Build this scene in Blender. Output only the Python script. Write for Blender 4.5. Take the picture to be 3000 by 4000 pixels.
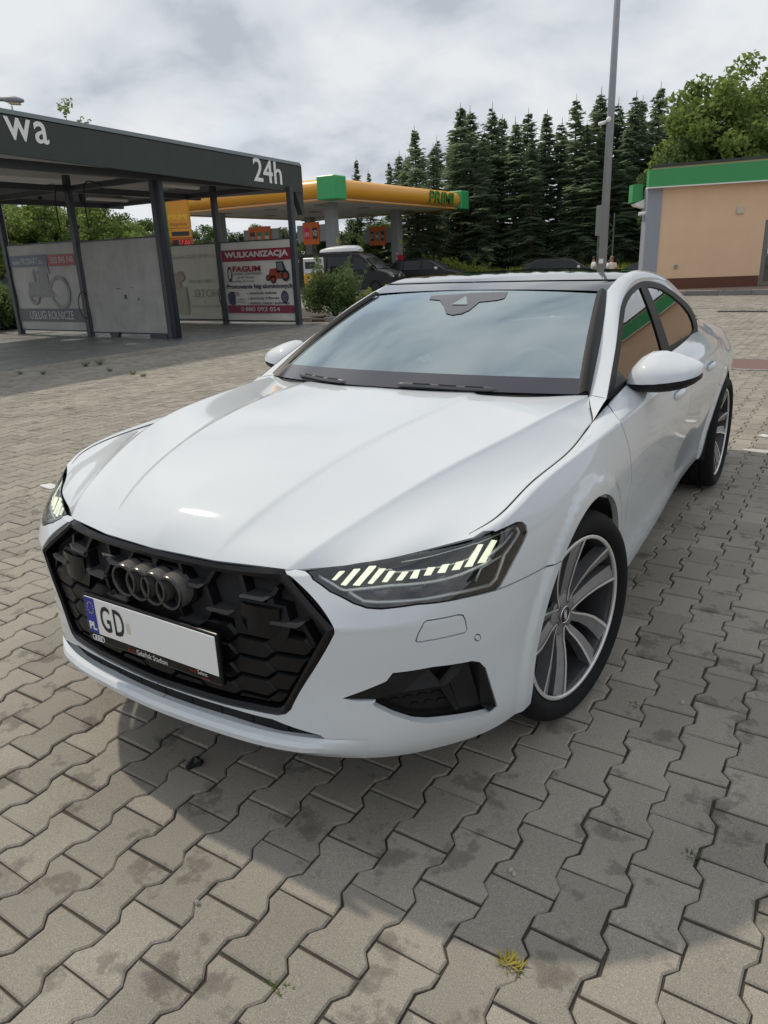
import bpy, bmesh, math, random
import numpy as np
from mathutils import Vector, Matrix
from mathutils.geometry import delaunay_2d_cdt
R_ = math.radians
random.seed(7); np.random.seed(7)
scene = bpy.context.scene
for o in list(bpy.data.objects): bpy.data.objects.remove(o)
COL = scene.collection

# ------------------------------------------------------------------ camera
CAM = np.array([1.5202, -2.0953, 1.4765]); YAW, PITCH, ROLL, FPX = -0.5761, 0.3312, 0.0391, 2844.3
def cam_axes():
    cy, sy = math.cos(YAW), math.sin(YAW); cp, sp = math.cos(PITCH), math.sin(PITCH)
    f = np.array([sy*cp, cy*cp, -sp]); r = np.array([cy, -sy, 0.0]); d = np.cross(f, r)
    c, s = math.cos(ROLL), math.sin(ROLL)
    return np.array([c*r + s*d, -s*r + c*d, f])
RC = cam_axes()
cd = bpy.data.cameras.new('camera'); cam = bpy.data.objects.new('camera', cd); COL.objects.link(cam)
cam.matrix_world = Matrix(((RC[0][0], -RC[1][0], -RC[2][0], CAM[0]), (RC[0][1], -RC[1][1], -RC[2][1], CAM[1]),
                           (RC[0][2], -RC[1][2], -RC[2][2], CAM[2]), (0, 0, 0, 1)))
cd.sensor_fit = 'VERTICAL'; cd.sensor_height = 36.0; cd.lens = FPX/4000*36.0
cd.clip_start = 0.05; cd.clip_end = 3000
scene.camera = cam
scene.render.resolution_x = 768; scene.render.resolution_y = 1024
scene.view_settings.view_transform = 'Standard'; scene.view_settings.look = 'None'
scene.view_settings.exposure = 0.12; scene.view_settings.gamma = 1.0

# ------------------------------------------------------------------ sky and sun
SUN_EL, SUN_AZ = R_(52.0), R_(-82.0)          # azimuth measured from +y towards +x
SUN_DIR = Vector((math.cos(SUN_EL)*math.sin(SUN_AZ), math.cos(SUN_EL)*math.cos(SUN_AZ), math.sin(SUN_EL)))
world = bpy.data.worlds.new('World'); scene.world = world; world.use_nodes = True
nt = world.node_tree; nt.nodes.clear()
def N(t, kind, **kw):
    n = t.nodes.new(kind)
    for k, v in kw.items():
        if k.startswith('i_'): n.inputs[k[2:].replace('_', ' ')].default_value = v
        else: setattr(n, k, v)
    return n
out = N(nt, 'ShaderNodeOutputWorld'); bg = N(nt, 'ShaderNodeBackground'); bg.inputs['Strength'].default_value = 0.135
sky = N(nt, 'ShaderNodeTexSky'); sky.sky_type = 'NISHITA'; sky.sun_disc = False
sky.sun_elevation = SUN_EL; sky.sun_rotation = SUN_AZ; sky.air_density = 1.2; sky.dust_density = 2.0
tc = N(nt, 'ShaderNodeTexCoord'); sep = N(nt, 'ShaderNodeSeparateXYZ'); nt.links.new(tc.outputs['Generated'], sep.inputs[0])
zc = N(nt, 'ShaderNodeMath', operation='MAXIMUM'); nt.links.new(sep.outputs['Z'], zc.inputs[0]); zc.inputs[1].default_value = 0.0
za = N(nt, 'ShaderNodeMath', operation='ADD'); nt.links.new(zc.outputs[0], za.inputs[0]); za.inputs[1].default_value = 0.38
dx = N(nt, 'ShaderNodeMath', operation='DIVIDE'); dy = N(nt, 'ShaderNodeMath', operation='DIVIDE')
nt.links.new(sep.outputs['X'], dx.inputs[0]); nt.links.new(za.outputs[0], dx.inputs[1])
nt.links.new(sep.outputs['Y'], dy.inputs[0]); nt.links.new(za.outputs[0], dy.inputs[1])
cmb = N(nt, 'ShaderNodeCombineXYZ'); nt.links.new(dx.outputs[0], cmb.inputs[0]); nt.links.new(dy.outputs[0], cmb.inputs[1])
n1 = N(nt, 'ShaderNodeTexNoise', i_Scale=1.5, i_Detail=8.0, i_Roughness=0.5, i_Distortion=0.15)
n2 = N(nt, 'ShaderNodeTexNoise', i_Scale=3.0, i_Detail=8.0, i_Roughness=0.5, i_Distortion=0.2)
mp = N(nt, 'ShaderNodeMapping'); mp.inputs['Location'].default_value = (3.1, 1.7, 0.4)
nt.links.new(cmb.outputs[0], n1.inputs['Vector']); nt.links.new(cmb.outputs[0], mp.inputs['Vector']); nt.links.new(mp.outputs[0], n2.inputs['Vector'])
cov = N(nt, 'ShaderNodeValToRGB'); cov.color_ramp.elements[0].position = 0.26; cov.color_ramp.elements[1].position = 0.41
nt.links.new(n1.outputs['Fac'], cov.inputs[0])
cl = N(nt, 'ShaderNodeValToRGB'); e = cl.color_ramp.elements
e[0].position = 0.38; e[0].color = (3.3, 3.6, 4.05, 1); e[1].position = 0.62; e[1].color = (5.5, 5.65, 5.8, 1)
el = e.new(0.47); el.color = (4.4, 4.7, 5.05, 1)
nt.links.new(n2.outputs['Fac'], cl.inputs[0])
mx = N(nt, 'ShaderNodeMix', data_type='RGBA'); nt.links.new(cov.outputs[0], mx.inputs['Factor'])
skm = N(nt, 'ShaderNodeMix', data_type='RGBA'); skm.inputs['Factor'].default_value = 0.55
nt.links.new(sky.outputs[0], skm.inputs['A']); skm.inputs['B'].default_value = (4.4, 5.0, 5.9, 1)
nt.links.new(skm.outputs['Result'], mx.inputs['A']); nt.links.new(cl.outputs[0], mx.inputs['B'])
nt.links.new(mx.outputs['Result'], bg.inputs['Color']); nt.links.new(bg.outputs[0], out.inputs[0])
sl = bpy.data.lights.new('sun', 'SUN'); sl.energy = 2.2; sl.angle = R_(1.8); sl.color = (1.0, 0.89, 0.73)
sun = bpy.data.objects.new('sun', sl); COL.objects.link(sun); sun.location = (-20, 10, 30)
sun.rotation_euler = SUN_DIR.to_track_quat('Z', 'Y').to_euler()

# ------------------------------------------------------------------ helpers
def project(P):
    q = (np.atleast_2d(np.asarray(P, float)) - CAM) @ RC.T
    return np.stack([1500 + FPX*q[:, 0]/q[:, 2], 2000 + FPX*q[:, 1]/q[:, 2]], 1)
def ray(px):
    v = np.array([(px[0]-1500)/FPX, (px[1]-2000)/FPX, 1.0]) @ RC
    return v/np.linalg.norm(v)
def pix(px, **k):
    d = ray(px); a = 'xyz'.index(list(k)[0]); return CAM + d*(list(k.values())[0]-CAM[a])/d[a]
def zz(ox, oy, s, pts): return [(ox+x*s, oy+y*s) for x, y in pts]

MATS = {}
def mat(name, col, rough=0.5, metal=0.0, coat=0.0, spec=0.5, emit=None, estr=0.0, var=0.0, vscale=6.0, bump=0.0, bscale=60.0, coatr=0.03, alpha=1.0, rvar=0.0):
    if name in MATS: return MATS[name]
    m = bpy.data.materials.new(name); m.use_nodes = True; t = m.node_tree; b = t.nodes['Principled BSDF']
    b.inputs['Base Color'].default_value = (*col, 1); b.inputs['Roughness'].default_value = rough; b.inputs['Metallic'].default_value = metal
    b.inputs['Coat Weight'].default_value = coat; b.inputs['Coat Roughness'].default_value = coatr; b.inputs['Specular IOR Level'].default_value = spec
    if emit: b.inputs['Emission Color'].default_value = (*emit, 1); b.inputs['Emission Strength'].default_value = estr
    if var or bump or rvar:
        c = N(t, 'ShaderNodeTexCoord')
    if var or rvar:
        n = N(t, 'ShaderNodeTexNoise', i_Scale=vscale, i_Detail=6.0, i_Roughness=0.62); t.links.new(c.outputs['Object'], n.inputs['Vector'])
        if var:
            hs = N(t, 'ShaderNodeMix', data_type='RGBA'); t.links.new(n.outputs['Fac'], hs.inputs['Factor'])
            hs.inputs['A'].default_value = (*[max(0, x*(1-var)) for x in col], 1); hs.inputs['B'].default_value = (*[min(1, x*(1+var)) for x in col], 1)
            t.links.new(hs.outputs['Result'], b.inputs['Base Color'])
        if rvar:
            mr = N(t, 'ShaderNodeMapRange'); t.links.new(n.outputs['Fac'], mr.inputs['Value']); mr.inputs['From Min'].default_value = .3; mr.inputs['From Max'].default_value = .7
            mr.inputs['To Min'].default_value = max(0, rough-rvar); mr.inputs['To Max'].default_value = min(1, rough+rvar); t.links.new(mr.outputs[0], b.inputs['Roughness'])
    if bump:
        n = N(t, 'ShaderNodeTexNoise', i_Scale=bscale, i_Detail=4.0); t.links.new(c.outputs['Object'], n.inputs['Vector'])
        bp = N(t, 'ShaderNodeBump'); bp.inputs['Strength'].default_value = bump; bp.inputs['Distance'].default_value = 0.02
        t.links.new(n.outputs['Fac'], bp.inputs['Height']); t.links.new(bp.outputs[0], b.inputs['Normal'])
    MATS[name] = m; return m
def glass(name, tint, refl=0.18, rough=0.0, gcol=(1, 1, 1)):
    if name in MATS: return MATS[name]
    m = bpy.data.materials.new(name); m.use_nodes = True; t = m.node_tree; t.nodes.clear()
    o = N(t, 'ShaderNodeOutputMaterial'); mi = N(t, 'ShaderNodeMixShader'); tr = N(t, 'ShaderNodeBsdfTransparent'); gl = N(t, 'ShaderNodeBsdfGlossy')
    tr.inputs['Color'].default_value = (*tint, 1); gl.inputs['Roughness'].default_value = rough; gl.inputs['Color'].default_value = (*gcol, 1)
    fr = N(t, 'ShaderNodeFresnel'); fr.inputs['IOR'].default_value = 1.5
    a = N(t, 'ShaderNodeMath', operation='MULTIPLY_ADD'); t.links.new(fr.outputs[0], a.inputs[0]); a.inputs[1].default_value = 1.0-refl; a.inputs[2].default_value = refl
    t.links.new(a.outputs[0], mi.inputs[0]); t.links.new(tr.outputs[0], mi.inputs[1]); t.links.new(gl.outputs[0], mi.inputs[2]); t.links.new(mi.outputs[0], o.inputs[0])
    MATS[name] = m; return m

def link(o, parent=None):
    COL.objects.link(o)
    if parent is not None: o.parent = parent
    return o
def empty(name, loc=(0, 0, 0), rz=0.0, label=None, cat=None, group=None, parent=None):
    o = bpy.data.objects.new(name, None); o.location = loc; o.rotation_euler = (0, 0, rz); o.empty_display_size = 0.2
    link(o, parent); tag(o, label, cat, group); return o
def tag(o, label=None, cat=None, group=None, kind=None):
    if label: o['label'] = label
    if cat: o['category'] = cat
    if group: o['group'] = group
    if kind: o['kind'] = kind
    return o
def mesh(name, V, F, m, parent=None, smooth=False, normals=None, mirror=False, sharp=None):
    """One mesh object. V in parent's local space. mirror: reflect x."""
    V = np.asarray(V, float)
    if mirror:
        V = V*np.array([-1, 1, 1]); F = [tuple(reversed(f)) for f in F]
        if normals is not None: normals = np.asarray(normals)*np.array([-1, 1, 1])
    me = bpy.data.meshes.new(name); me.from_pydata([tuple(v) for v in V], [], [tuple(int(i) for i in f) for f in F]); me.update()
    if smooth: me.shade_smooth()
    if sharp: 
        me.set_sharp_from_angle(angle=R_(sharp))
    if m is not None: me.materials.append(m)
    if normals is not None:
        me.normals_split_custom_set_from_vertices([tuple(n) for n in normals])
    o = bpy.data.objects.new(name, me); return link(o, parent)
def join(parts):
    V, F = [], []; n = 0
    for v, f in parts:
        v = np.asarray(v, float); V.append(v); F += [tuple(i+n for i in q) for q in f]; n += len(v)
    return np.concatenate(V), F
def box(x0, x1, y0, y1, z0, z1):
    V = [(x0, y0, z0), (x1, y0, z0), (x1, y1, z0), (x0, y1, z0), (x0, y0, z1), (x1, y0, z1), (x1, y1, z1), (x0, y1, z1)]
    return np.array(V, float), [(3, 2, 1, 0), (4, 5, 6, 7), (0, 1, 5, 4), (1, 2, 6, 5), (2, 3, 7, 6), (3, 0, 4, 7)]
def bevelbox(x0, x1, y0, y1, z0, z1, b=0.01, seg=2):
    bm = bmesh.new(); v, f = box(x0, x1, y0, y1, z0, z1); vs = [bm.verts.new(p) for p in v]
    for q in f: bm.faces.new([vs[i] for i in q])
    bmesh.ops.bevel(bm, geom=bm.edges[:], offset=b, segments=seg, profile=0.5, affect='EDGES')
    return frombm(bm)
def frombm(bm):
    bm.verts.index_update(); V = np.array([tuple(v.co) for v in bm.verts]); F = [tuple(v.index for v in f.verts) for f in bm.faces]; bm.free(); return V, F
def tube(pts, r, n=10, cap=True):
    pts = [np.asarray(p, float) for p in pts]; rr = r if hasattr(r, '__len__') else [r]*len(pts)
    V, F = [], []; up = None
    for i, p in enumerate(pts):
        d = pts[min(i+1, len(pts)-1)] - pts[max(i-1, 0)]; d = d/(np.linalg.norm(d)+1e-12)
        if up is None: up = np.array([0, 0, 1.0]) if abs(d[2]) < .9 else np.array([1.0, 0, 0])
        a = np.cross(d, up); a /= np.linalg.norm(a)+1e-12; b = np.cross(a, d); up = b
        for k in range(n):
            t = 2*math.pi*k/n; V.append(p + rr[i]*(math.cos(t)*a + math.sin(t)*b))
    for i in range(len(pts)-1):
        for k in range(n):
            k2 = (k+1) % n; F.append((i*n+k2, i*n+k, (i+1)*n+k, (i+1)*n+k2))
    if cap: F.append(tuple(range(n))); F.append(tuple(range((len(pts)-1)*n+n-1, (len(pts)-1)*n-1, -1)))
    return np.array(V), F
def prism(poly, dvec):
    """Polygon (list of 3D pts) extruded by dvec (one vector or one per point)."""
    poly = np.asarray(poly, float); n = len(poly); d = np.asarray(dvec, float)
    V = np.concatenate([poly, poly + d]); F = [tuple(range(n-1, -1, -1)), tuple(range(n, 2*n))]
    for i in range(n): j = (i+1) % n; F.append((i, j, n+j, n+i))
    return V, F
def lathe(prof, n=48, axis='x', closed=False, a0=0.0, a1=2*math.pi):
    """prof: list of (axial, radius)."""
    V, F = [], []; full = abs(a1-a0-2*math.pi) < 1e-6; m = n if full else n+1
    for k in range(m):
        t = a0 + (a1-a0)*k/n; c, s = math.cos(t), math.sin(t)
        for (h, r) in prof: V.append((h, r*c, r*s) if axis == 'x' else (r*c, r*s, h))
    L = len(prof)
    for k in range(n):
        k2 = (k+1) % m
        for i in range(L-1 if not closed else L):
            j = (i+1) % L; F.append((k*L+i, k*L+j, k2*L+j, k2*L+i))
    return np.array(V), F
def grid(P, flip=False):
    """P[i,j,3] array -> verts, quads"""
    a, b = P.shape[:2]; V = P.reshape(-1, 3); F = []
    for i in range(a-1):
        for j in range(b-1):
            q = (i*b+j, (i+1)*b+j, (i+1)*b+j+1, i*b+j+1); F.append(tuple(reversed(q)) if flip else q)
    return V, F
def natspline(t, Y):
    """natural cubic spline, returns evaluator"""
    t = np.asarray(t, float); Y = np.asarray(Y, float); n = len(t); h = np.diff(t)
    A = np.zeros((n, n)); Bm = np.zeros((n,)+Y.shape[1:]); A[0, 0] = A[-1, -1] = 1
    for i in range(1, n-1):
        A[i, i-1] = h[i-1]; A[i, i] = 2*(h[i-1]+h[i]); A[i, i+1] = h[i]
        Bm[i] = 6*((Y[i+1]-Y[i])/h[i] - (Y[i]-Y[i-1])/h[i-1])
    M = np.linalg.solve(A, Bm.reshape(n, -1)).reshape(Bm.shape)
    def ev(x):
        x = np.asarray(x, float); i = np.clip(np.searchsorted(t, x, side='right')-1, 0, n-2); hh = h[i]
        sh = (slice(None),)+(None,)*(Y.ndim-1)
        a = ((t[i+1]-x)/hh)[sh]; b = ((x-t[i])/hh)[sh]; H = hh[sh]
        return a*Y[i] + b*Y[i+1] + ((a**3-a)*M[i] + (b**3-b)*M[i+1])*H*H/6
    return ev
def curve(pts, n):
    """n points, smooth through pts by chord length"""
    P = np.asarray(pts, float); d = np.r_[0, np.cumsum(np.linalg.norm(np.diff(P, axis=0), axis=1))]
    return natspline(d, P)(np.linspace(0, d[-1], n))
def resample(pts, step):
    P = np.asarray(pts, float); out = []
    for a, b in zip(P[:-1], P[1:]):
        n = max(1, int(math.ceil(np.linalg.norm(b-a)/step)))
        for k in range(n): out.append(a+(b-a)*k/n)
    out.append(P[-1]); return np.array(out)
def inside(poly, X):
    poly = np.asarray(poly); X = np.asarray(X); x, y = X[:, 0], X[:, 1]; c = np.zeros(len(X), bool); j = len(poly)-1
    for i in range(len(poly)):
        xi, yi = poly[i]; xj, yj = poly[j]
        m = ((yi > y) != (yj > y)) & (x < (xj-xi)*(y-yi)/((yj-yi) if yj != yi else 1e-12)+xi); c ^= m; j = i
    return c
def polyarea(p): p = np.asarray(p); return 0.5*np.sum(p[:, 0]*np.roll(p[:, 1], -1)-np.roll(p[:, 0], -1)*p[:, 1])
def offset(poly, d):
    """inward offset of a closed 2D polygon (list, not repeated)"""
    p = np.asarray(poly, float); s = 1 if polyarea(p) > 0 else -1
    a = p-np.roll(p, 1, 0); b = np.roll(p, -1, 0)-p
    def nm(v): v = v/(np.linalg.norm(v, axis=1)[:, None]+1e-12); return np.stack([-v[:, 1], v[:, 0]], 1)*s
    n = nm(a)+nm(b); l = np.linalg.norm(n, axis=1)[:, None]; n = n/np.maximum(l, .3)
    k = np.clip(2/np.maximum(l, .3), 1, 1.6)
    return p+n*d*k
FONT = None
def text_mesh(s, size, sx=1.0, bold=0.0, spacing=1.0, align='LEFT'):
    cu = bpy.data.curves.new('t', 'FONT'); cu.body = s; cu.size = size; cu.space_character = spacing; cu.align_x = align; cu.resolution_u = 3
    cu.offset = bold
    o = bpy.data.objects.new('t', cu); COL.objects.link(o); dg = bpy.context.evaluated_depsgraph_get(); dg.update()
    me = bpy.data.meshes.new_from_object(o.evaluated_get(dg)); V = np.array([tuple(v.co) for v in me.vertices]).reshape(-1, 3); F = [tuple(p.vertices) for p in me.polygons]
    bpy.data.objects.remove(o); bpy.data.curves.remove(cu); bpy.data.meshes.remove(me)
    if len(V): V[:, 0] *= sx
    return V, F
def text(name, s, size, origin, ux, uy, m, parent=None, sx=1.0, bold=0.0, spacing=1.0, align='LEFT', width=None, height=None, off=0.002, shear=0.0):
    """flat lettering: origin (3D), ux right, uy up"""
    V, F = text_mesh(s, size, sx, bold, spacing, align)
    if not len(V): return None
    if width:
        w = V[:, 0].max()-V[:, 0].min(); V[:, 0] = (V[:, 0]-V[:, 0].min())*width/w
        if align == 'CENTER': V[:, 0] -= width/2
    if height:
        h = V[:, 1].max()-V[:, 1].min(); V[:, 1] = (V[:, 1]-V[:, 1].min())*height/h
    V[:, 0] += shear*V[:, 1]
    ux = np.asarray(ux, float); uy = np.asarray(uy, float); nn = np.cross(ux, uy); nn /= np.linalg.norm(nn)
    P = np.asarray(origin, float)+V[:, :1]*ux+V[:, 1:2]*uy+nn*off
    return mesh(name, P, F, m, parent)
def copytree(o, parent=None):
    c = o.copy(); COL.objects.link(c)
    if parent is not None: c.parent = parent
    for ch in list(o.children): copytree(ch, c)
    return c
# ================================================================== ground
def concrete(name, src, base, k=1.0):
    m = bpy.data.materials.new(name); m.use_nodes = True; t = m.node_tree; b = t.nodes['Principled BSDF']; b.inputs['Roughness'].default_value = .88; b.inputs['Specular IOR Level'].default_value = .3
    geo = N(t, 'ShaderNodeNewGeometry')
    if src == 'object': rn = N(t, 'ShaderNodeObjectInfo').outputs['Random']
    elif src == 'attr': a = N(t, 'ShaderNodeAttribute'); a.attribute_name = 'rnd'; rn = a.outputs['Fac']
    else: rn = None
    def noise(scale, detail=3, rough=.5): n = N(t, 'ShaderNodeTexNoise', i_Scale=scale, i_Detail=detail, i_Roughness=rough); t.links.new(geo.outputs['Position'], n.inputs['Vector']); return n.outputs['Fac']
    def ramp(f, stops):
        r = N(t, 'ShaderNodeValToRGB'); t.links.new(f, r.inputs[0]); e = r.color_ramp.elements; e[0].position, e[0].color = stops[0][0], (*[stops[0][1]]*3, 1); e[1].position, e[1].color = stops[-1][0], (*[stops[-1][1]]*3, 1)
        for p, v in stops[1:-1]: q = e.new(p); q.color = (v, v, v, 1)
        return r.outputs[0]
    def mul(a, bb):
        x = N(t, 'ShaderNodeMix', data_type='RGBA', blend_type='MULTIPLY'); x.inputs['Factor'].default_value = 1.0
        if isinstance(a, tuple): x.inputs['A'].default_value = (*a, 1)
        else: t.links.new(a, x.inputs['A'])
        t.links.new(bb, x.inputs['B']); return x.outputs['Result']
    c = mul(base, ramp(noise(1.3, 5, .6), [(.3, .82), (.7, 1.12)]))
    if rn is not None: c = mul(c, ramp(rn, [(0, .86), (.5, 1.0), (1, 1.12)]))
    c = mul(c, ramp(noise(5.5, 4, .65), [(.32, .58), (.385, .70), (.43, 1.0), (1, 1.0)]))      # damp and oily stains
    c = mul(c, ramp(noise(330, 2, .6), [(.30, .62), (.42, .95), (.58, 1.03), (.74, 1.65)]))     # aggregate specks
    c = mul(c, ramp(noise(900, 1, .5), [(.3, .80), (.7, 1.2)]))
    t.links.new(c, b.inputs['Base Color'])
    bp = N(t, 'ShaderNodeBump'); bp.inputs['Strength'].default_value = .35; bp.inputs['Distance'].default_value = .004; t.links.new(noise(420, 3, .6), bp.inputs['Height']); t.links.new(bp.outputs[0], b.inputs['Normal'])
    MATS[name] = m; return m
PB = (.288, .266, .228)
M_pav_o = concrete('paver_concrete', 'object', PB); M_pav_a = concrete('paver_concrete_far', 'attr', PB)
M_sand = mat('joint_sand', (.070, .060, .048), rough=.95, var=.85, vscale=9, bump=.6, bscale=260)
M_far = concrete('far_paving', None, (.235, .222, .20))
# far sheet, one piece to the horizon; it dips a little beyond the forecourt exit
gx_ = np.r_[-900, -300, -120, -60, np.arange(-40, 31, 2.5), 60, 120, 300, 900]; gy_ = np.r_[-900, -200, -60, -20, np.arange(-10, 61, 2.5), 90, 150, 300, 1200]
def ground_z(x, y): return -.42*float(_smf((y-31)/7))*float(_smf((x+17)/3))
def _smf(x): x = min(1, max(0, x)); return x*x*(3-2*x)
P = np.array([[(x, y, -.014+ground_z(x, y)) for y in gy_] for x in gx_]); V, F = grid(P); GROUND = tag(mesh('ground', V, F, M_far, smooth=True), kind='structure')
# joint bed under the built blocks
PAV = tag(empty('paving', (0, 0, 0)), kind='structure')
mesh('joint_bed', [(-13, -3.2, -.009), (7.5, -3.2, -.009), (7.5, 27, -.009), (-13, 27, -.009)], [(0, 1, 2, 3)], M_sand, PAV)
rp = random.Random(3)
def paver_outline(j=0.0, r=rp):
    ye, a, b, we, ww = .1008, .066, .037, .0822, .0580
    right = [(we, -ye), (we, -a), (ww, -b), (ww, b), (we, a), (we, ye)]; pts = right+[(-x, y) for x, y in right[::-1]]
    return np.array([(x+r.uniform(-j, j), y+r.uniform(-j, j)) for x, y in pts])
def paver_mesh(o, ch=.0045, dep=.035):
    n = len(o); pi = offset(o, ch); V = np.vstack([np.c_[pi, np.zeros(n)], np.c_[o, np.full(n, -ch*.9)], np.c_[o, np.full(n, -dep)]])
    F = [tuple(range(n))]+[(n+i, n+(i+1) % n, (i+1) % n, i) for i in range(n)]+[(2*n+i, 2*n+(i+1) % n, n+(i+1) % n, n+i) for i in range(n)]; return V, F
variants = []
for k in range(8):
    V, F = paver_mesh(paver_outline(.0022)); o = mesh('paver_shape', V, F, M_pav_o); variants.append(o.data); bpy.data.objects.remove(o)
XP, YP = .1465, .208; X0, Y0 = 1.012, -.749+.104
cand = []
for i in range(-94, 43):
    for j in range(-12, 134):
        x = X0+XP*i; y = Y0+YP*j+(.104 if i % 2 else 0)
        if y > 26.6 or y < -3.05: continue
        dx, dy = x-CAM[0], y-CAM[1]; dep = dx*RC[2][0]+dy*RC[2][1]-CAM[2]*RC[2][2]
        if dep < .35: u, v = 99999., 99999.
        else:
            u, v = project([(x, y, 0)])[0]
            if not (-2600 < u < 5600) and dep > 3.5: continue
        if x < -10.4 and 3 < y < 13.7: continue
        if y > 25.0 and x > -5.6: continue
        cand.append((dep, x, y, u, v))
def shown(c): dep, x, y, u, v = c; return 0 < u < 3000 and 0 < v < 4000 and not (abs(x) < .8 and -.75 < y < 4.0)
def hidden(c):    # behind the car body as the camera sees it (rough)
    dep, x, y, u, v = c; return (x < .75 and y > -.6 and dep > 2.2 and 500 < u < 2500 and v < 2700 and not (u < 1100 and v < 1900))
vis = sorted([c for c in cand if shown(c) and not hidden(c)], key=lambda c: c[0])[:300]; vs = set((c[1], c[2]) for c in vis)
for c in vis:
    o = bpy.data.objects.new('paver', variants[rp.randrange(8)]); COL.objects.link(o); o.parent = PAV
    o.location = (c[1]+rp.uniform(-.0018, .0018), c[2]+rp.uniform(-.0018, .0018), rp.uniform(-.0025, .001)); o.rotation_euler = (rp.uniform(-.006, .006), rp.uniform(-.006, .006), rp.uniform(-.008, .008)+(math.pi if rp.random() < .5 else 0))
def far_pavers(name, lst, near):
    Vs, Fs, rn = [], [], []; nb = 0
    for (dep, x, y, u, v) in lst:
        o = paver_outline(.0015); n = len(o); a = rp.uniform(-.007, .007); o = o@np.array([[math.cos(a), math.sin(a)], [-math.sin(a), math.cos(a)]])
        z = rp.uniform(-.0025, .001); tx, ty = rp.uniform(-.006, .006), rp.uniform(-.006, .006); r = rp.random()
        if near: v_, f_ = paver_mesh(o, dep=.012)
        else: v_ = np.vstack([np.c_[o, np.zeros(n)], np.c_[o*1.012, np.full(n, -.010)]]); f_ = [tuple(range(n))]+[(n+i, n+(i+1) % n, (i+1) % n, i) for i in range(n)]
        v_ = v_.copy(); v_[:, 2] += z+v_[:, 0]*tx+v_[:, 1]*ty; v_[:, 0] += x; v_[:, 1] += y; Vs.append(v_); Fs += [tuple(q+nb for q in f) for f in f_]; nb += len(v_); rn += [r]*len(v_)
    ob = mesh(name, np.vstack(Vs), Fs, M_pav_a, PAV); at = ob.data.attributes.new('rnd', 'FLOAT', 'POINT'); at.data.foreach_set('value', rn); tag(ob, kind='stuff'); return ob
rest = [c for c in cand if (c[1], c[2]) not in vs]
far_pavers('near_paver_field', [c for c in rest if c[0] < 8], True); far_pavers('far_paver_field', [c for c in rest if c[0] >= 8], False)
# ================================================================== the white car
M_paint = mat('white_paint', (0.605, 0.64, 0.675), rough=0.5, coat=1.0, coatr=0.04, spec=0.12)
M_gap = mat('gap_black', (0.012, 0.012, 0.013), rough=0.8)
M_gloss = mat('gloss_black', (0.005, 0.005, 0.006), rough=0.12, spec=0.28)
M_satin = mat('satin_black', (0.010, 0.010, 0.011), rough=0.45, spec=0.25)
M_dark = mat('dark_plastic', (0.012, 0.012, 0.013), rough=0.45, spec=0.2)
M_tyre = mat('tyre_rubber', (0.011, 0.011, 0.012), rough=0.8, spec=0.2, var=0.25, vscale=14, bump=0.15, bscale=120)
M_rimgrey = mat('rim_grey', (0.29, 0.29, 0.305), rough=0.38, metal=0.6, var=0.12, vscale=30)
M_rimcut = mat('rim_machined', (0.74, 0.74, 0.73), rough=0.35, metal=0.6)
M_barrel = mat('rim_barrel', (0.06, 0.06, 0.065), rough=0.4, metal=0.5)
M_chrome = mat('chrome', (0.75, 0.76, 0.78), rough=0.12, metal=1.0)
M_ringblk = mat('ring_black', (0.010, 0.010, 0.011), rough=0.3, coat=0.6, coatr=0.15)
M_drl = mat('drl_light', (0.9, 0.95, 0.75), rough=0.3, emit=(0.95, 1.0, 0.72), estr=0.75)
M_white = mat('plate_white', (0.80, 0.81, 0.80), rough=0.4)
M_blue = mat('plate_blue', (0.01, 0.03, 0.30), rough=0.4)
M_yel = mat('star_yellow', (0.8, 0.6, 0.05), rough=0.5)
M_black = mat('letter_black', (0.012, 0.012, 0.012), rough=0.5)
M_wtxt = mat('letter_white', (0.8, 0.8, 0.8), rough=0.5)
M_rtxt = mat('letter_red', (0.30, 0.02, 0.03), rough=0.5)
M_inter = mat('interior_dark', (0.26, 0.28, 0.28), rough=0.7)
M_seat = mat('seat_leather', (0.36, 0.38, 0.38), rough=0.6)
G_wind = glass('windshield_glass', (0.74, 0.84, 0.84), refl=0.42, gcol=(0.85, 0.97, 1.0))
G_side = glass('side_glass', (0.14, 0.15, 0.15), refl=0.20)
G_priv = glass('privacy_glass', (0.06, 0.065, 0.07), refl=0.25)
G_lamp = glass('lamp_lens', (0.90, 0.91, 0.92), refl=0.05)
M_roof = mat('roof_glass', (0.006, 0.006, 0.007), rough=0.06, coat=1.0, coatr=0.0)

CAR = empty('car', (0, 0, 0), label='white four-door fastback car with black grille parked on the block paving', cat='car')

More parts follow.
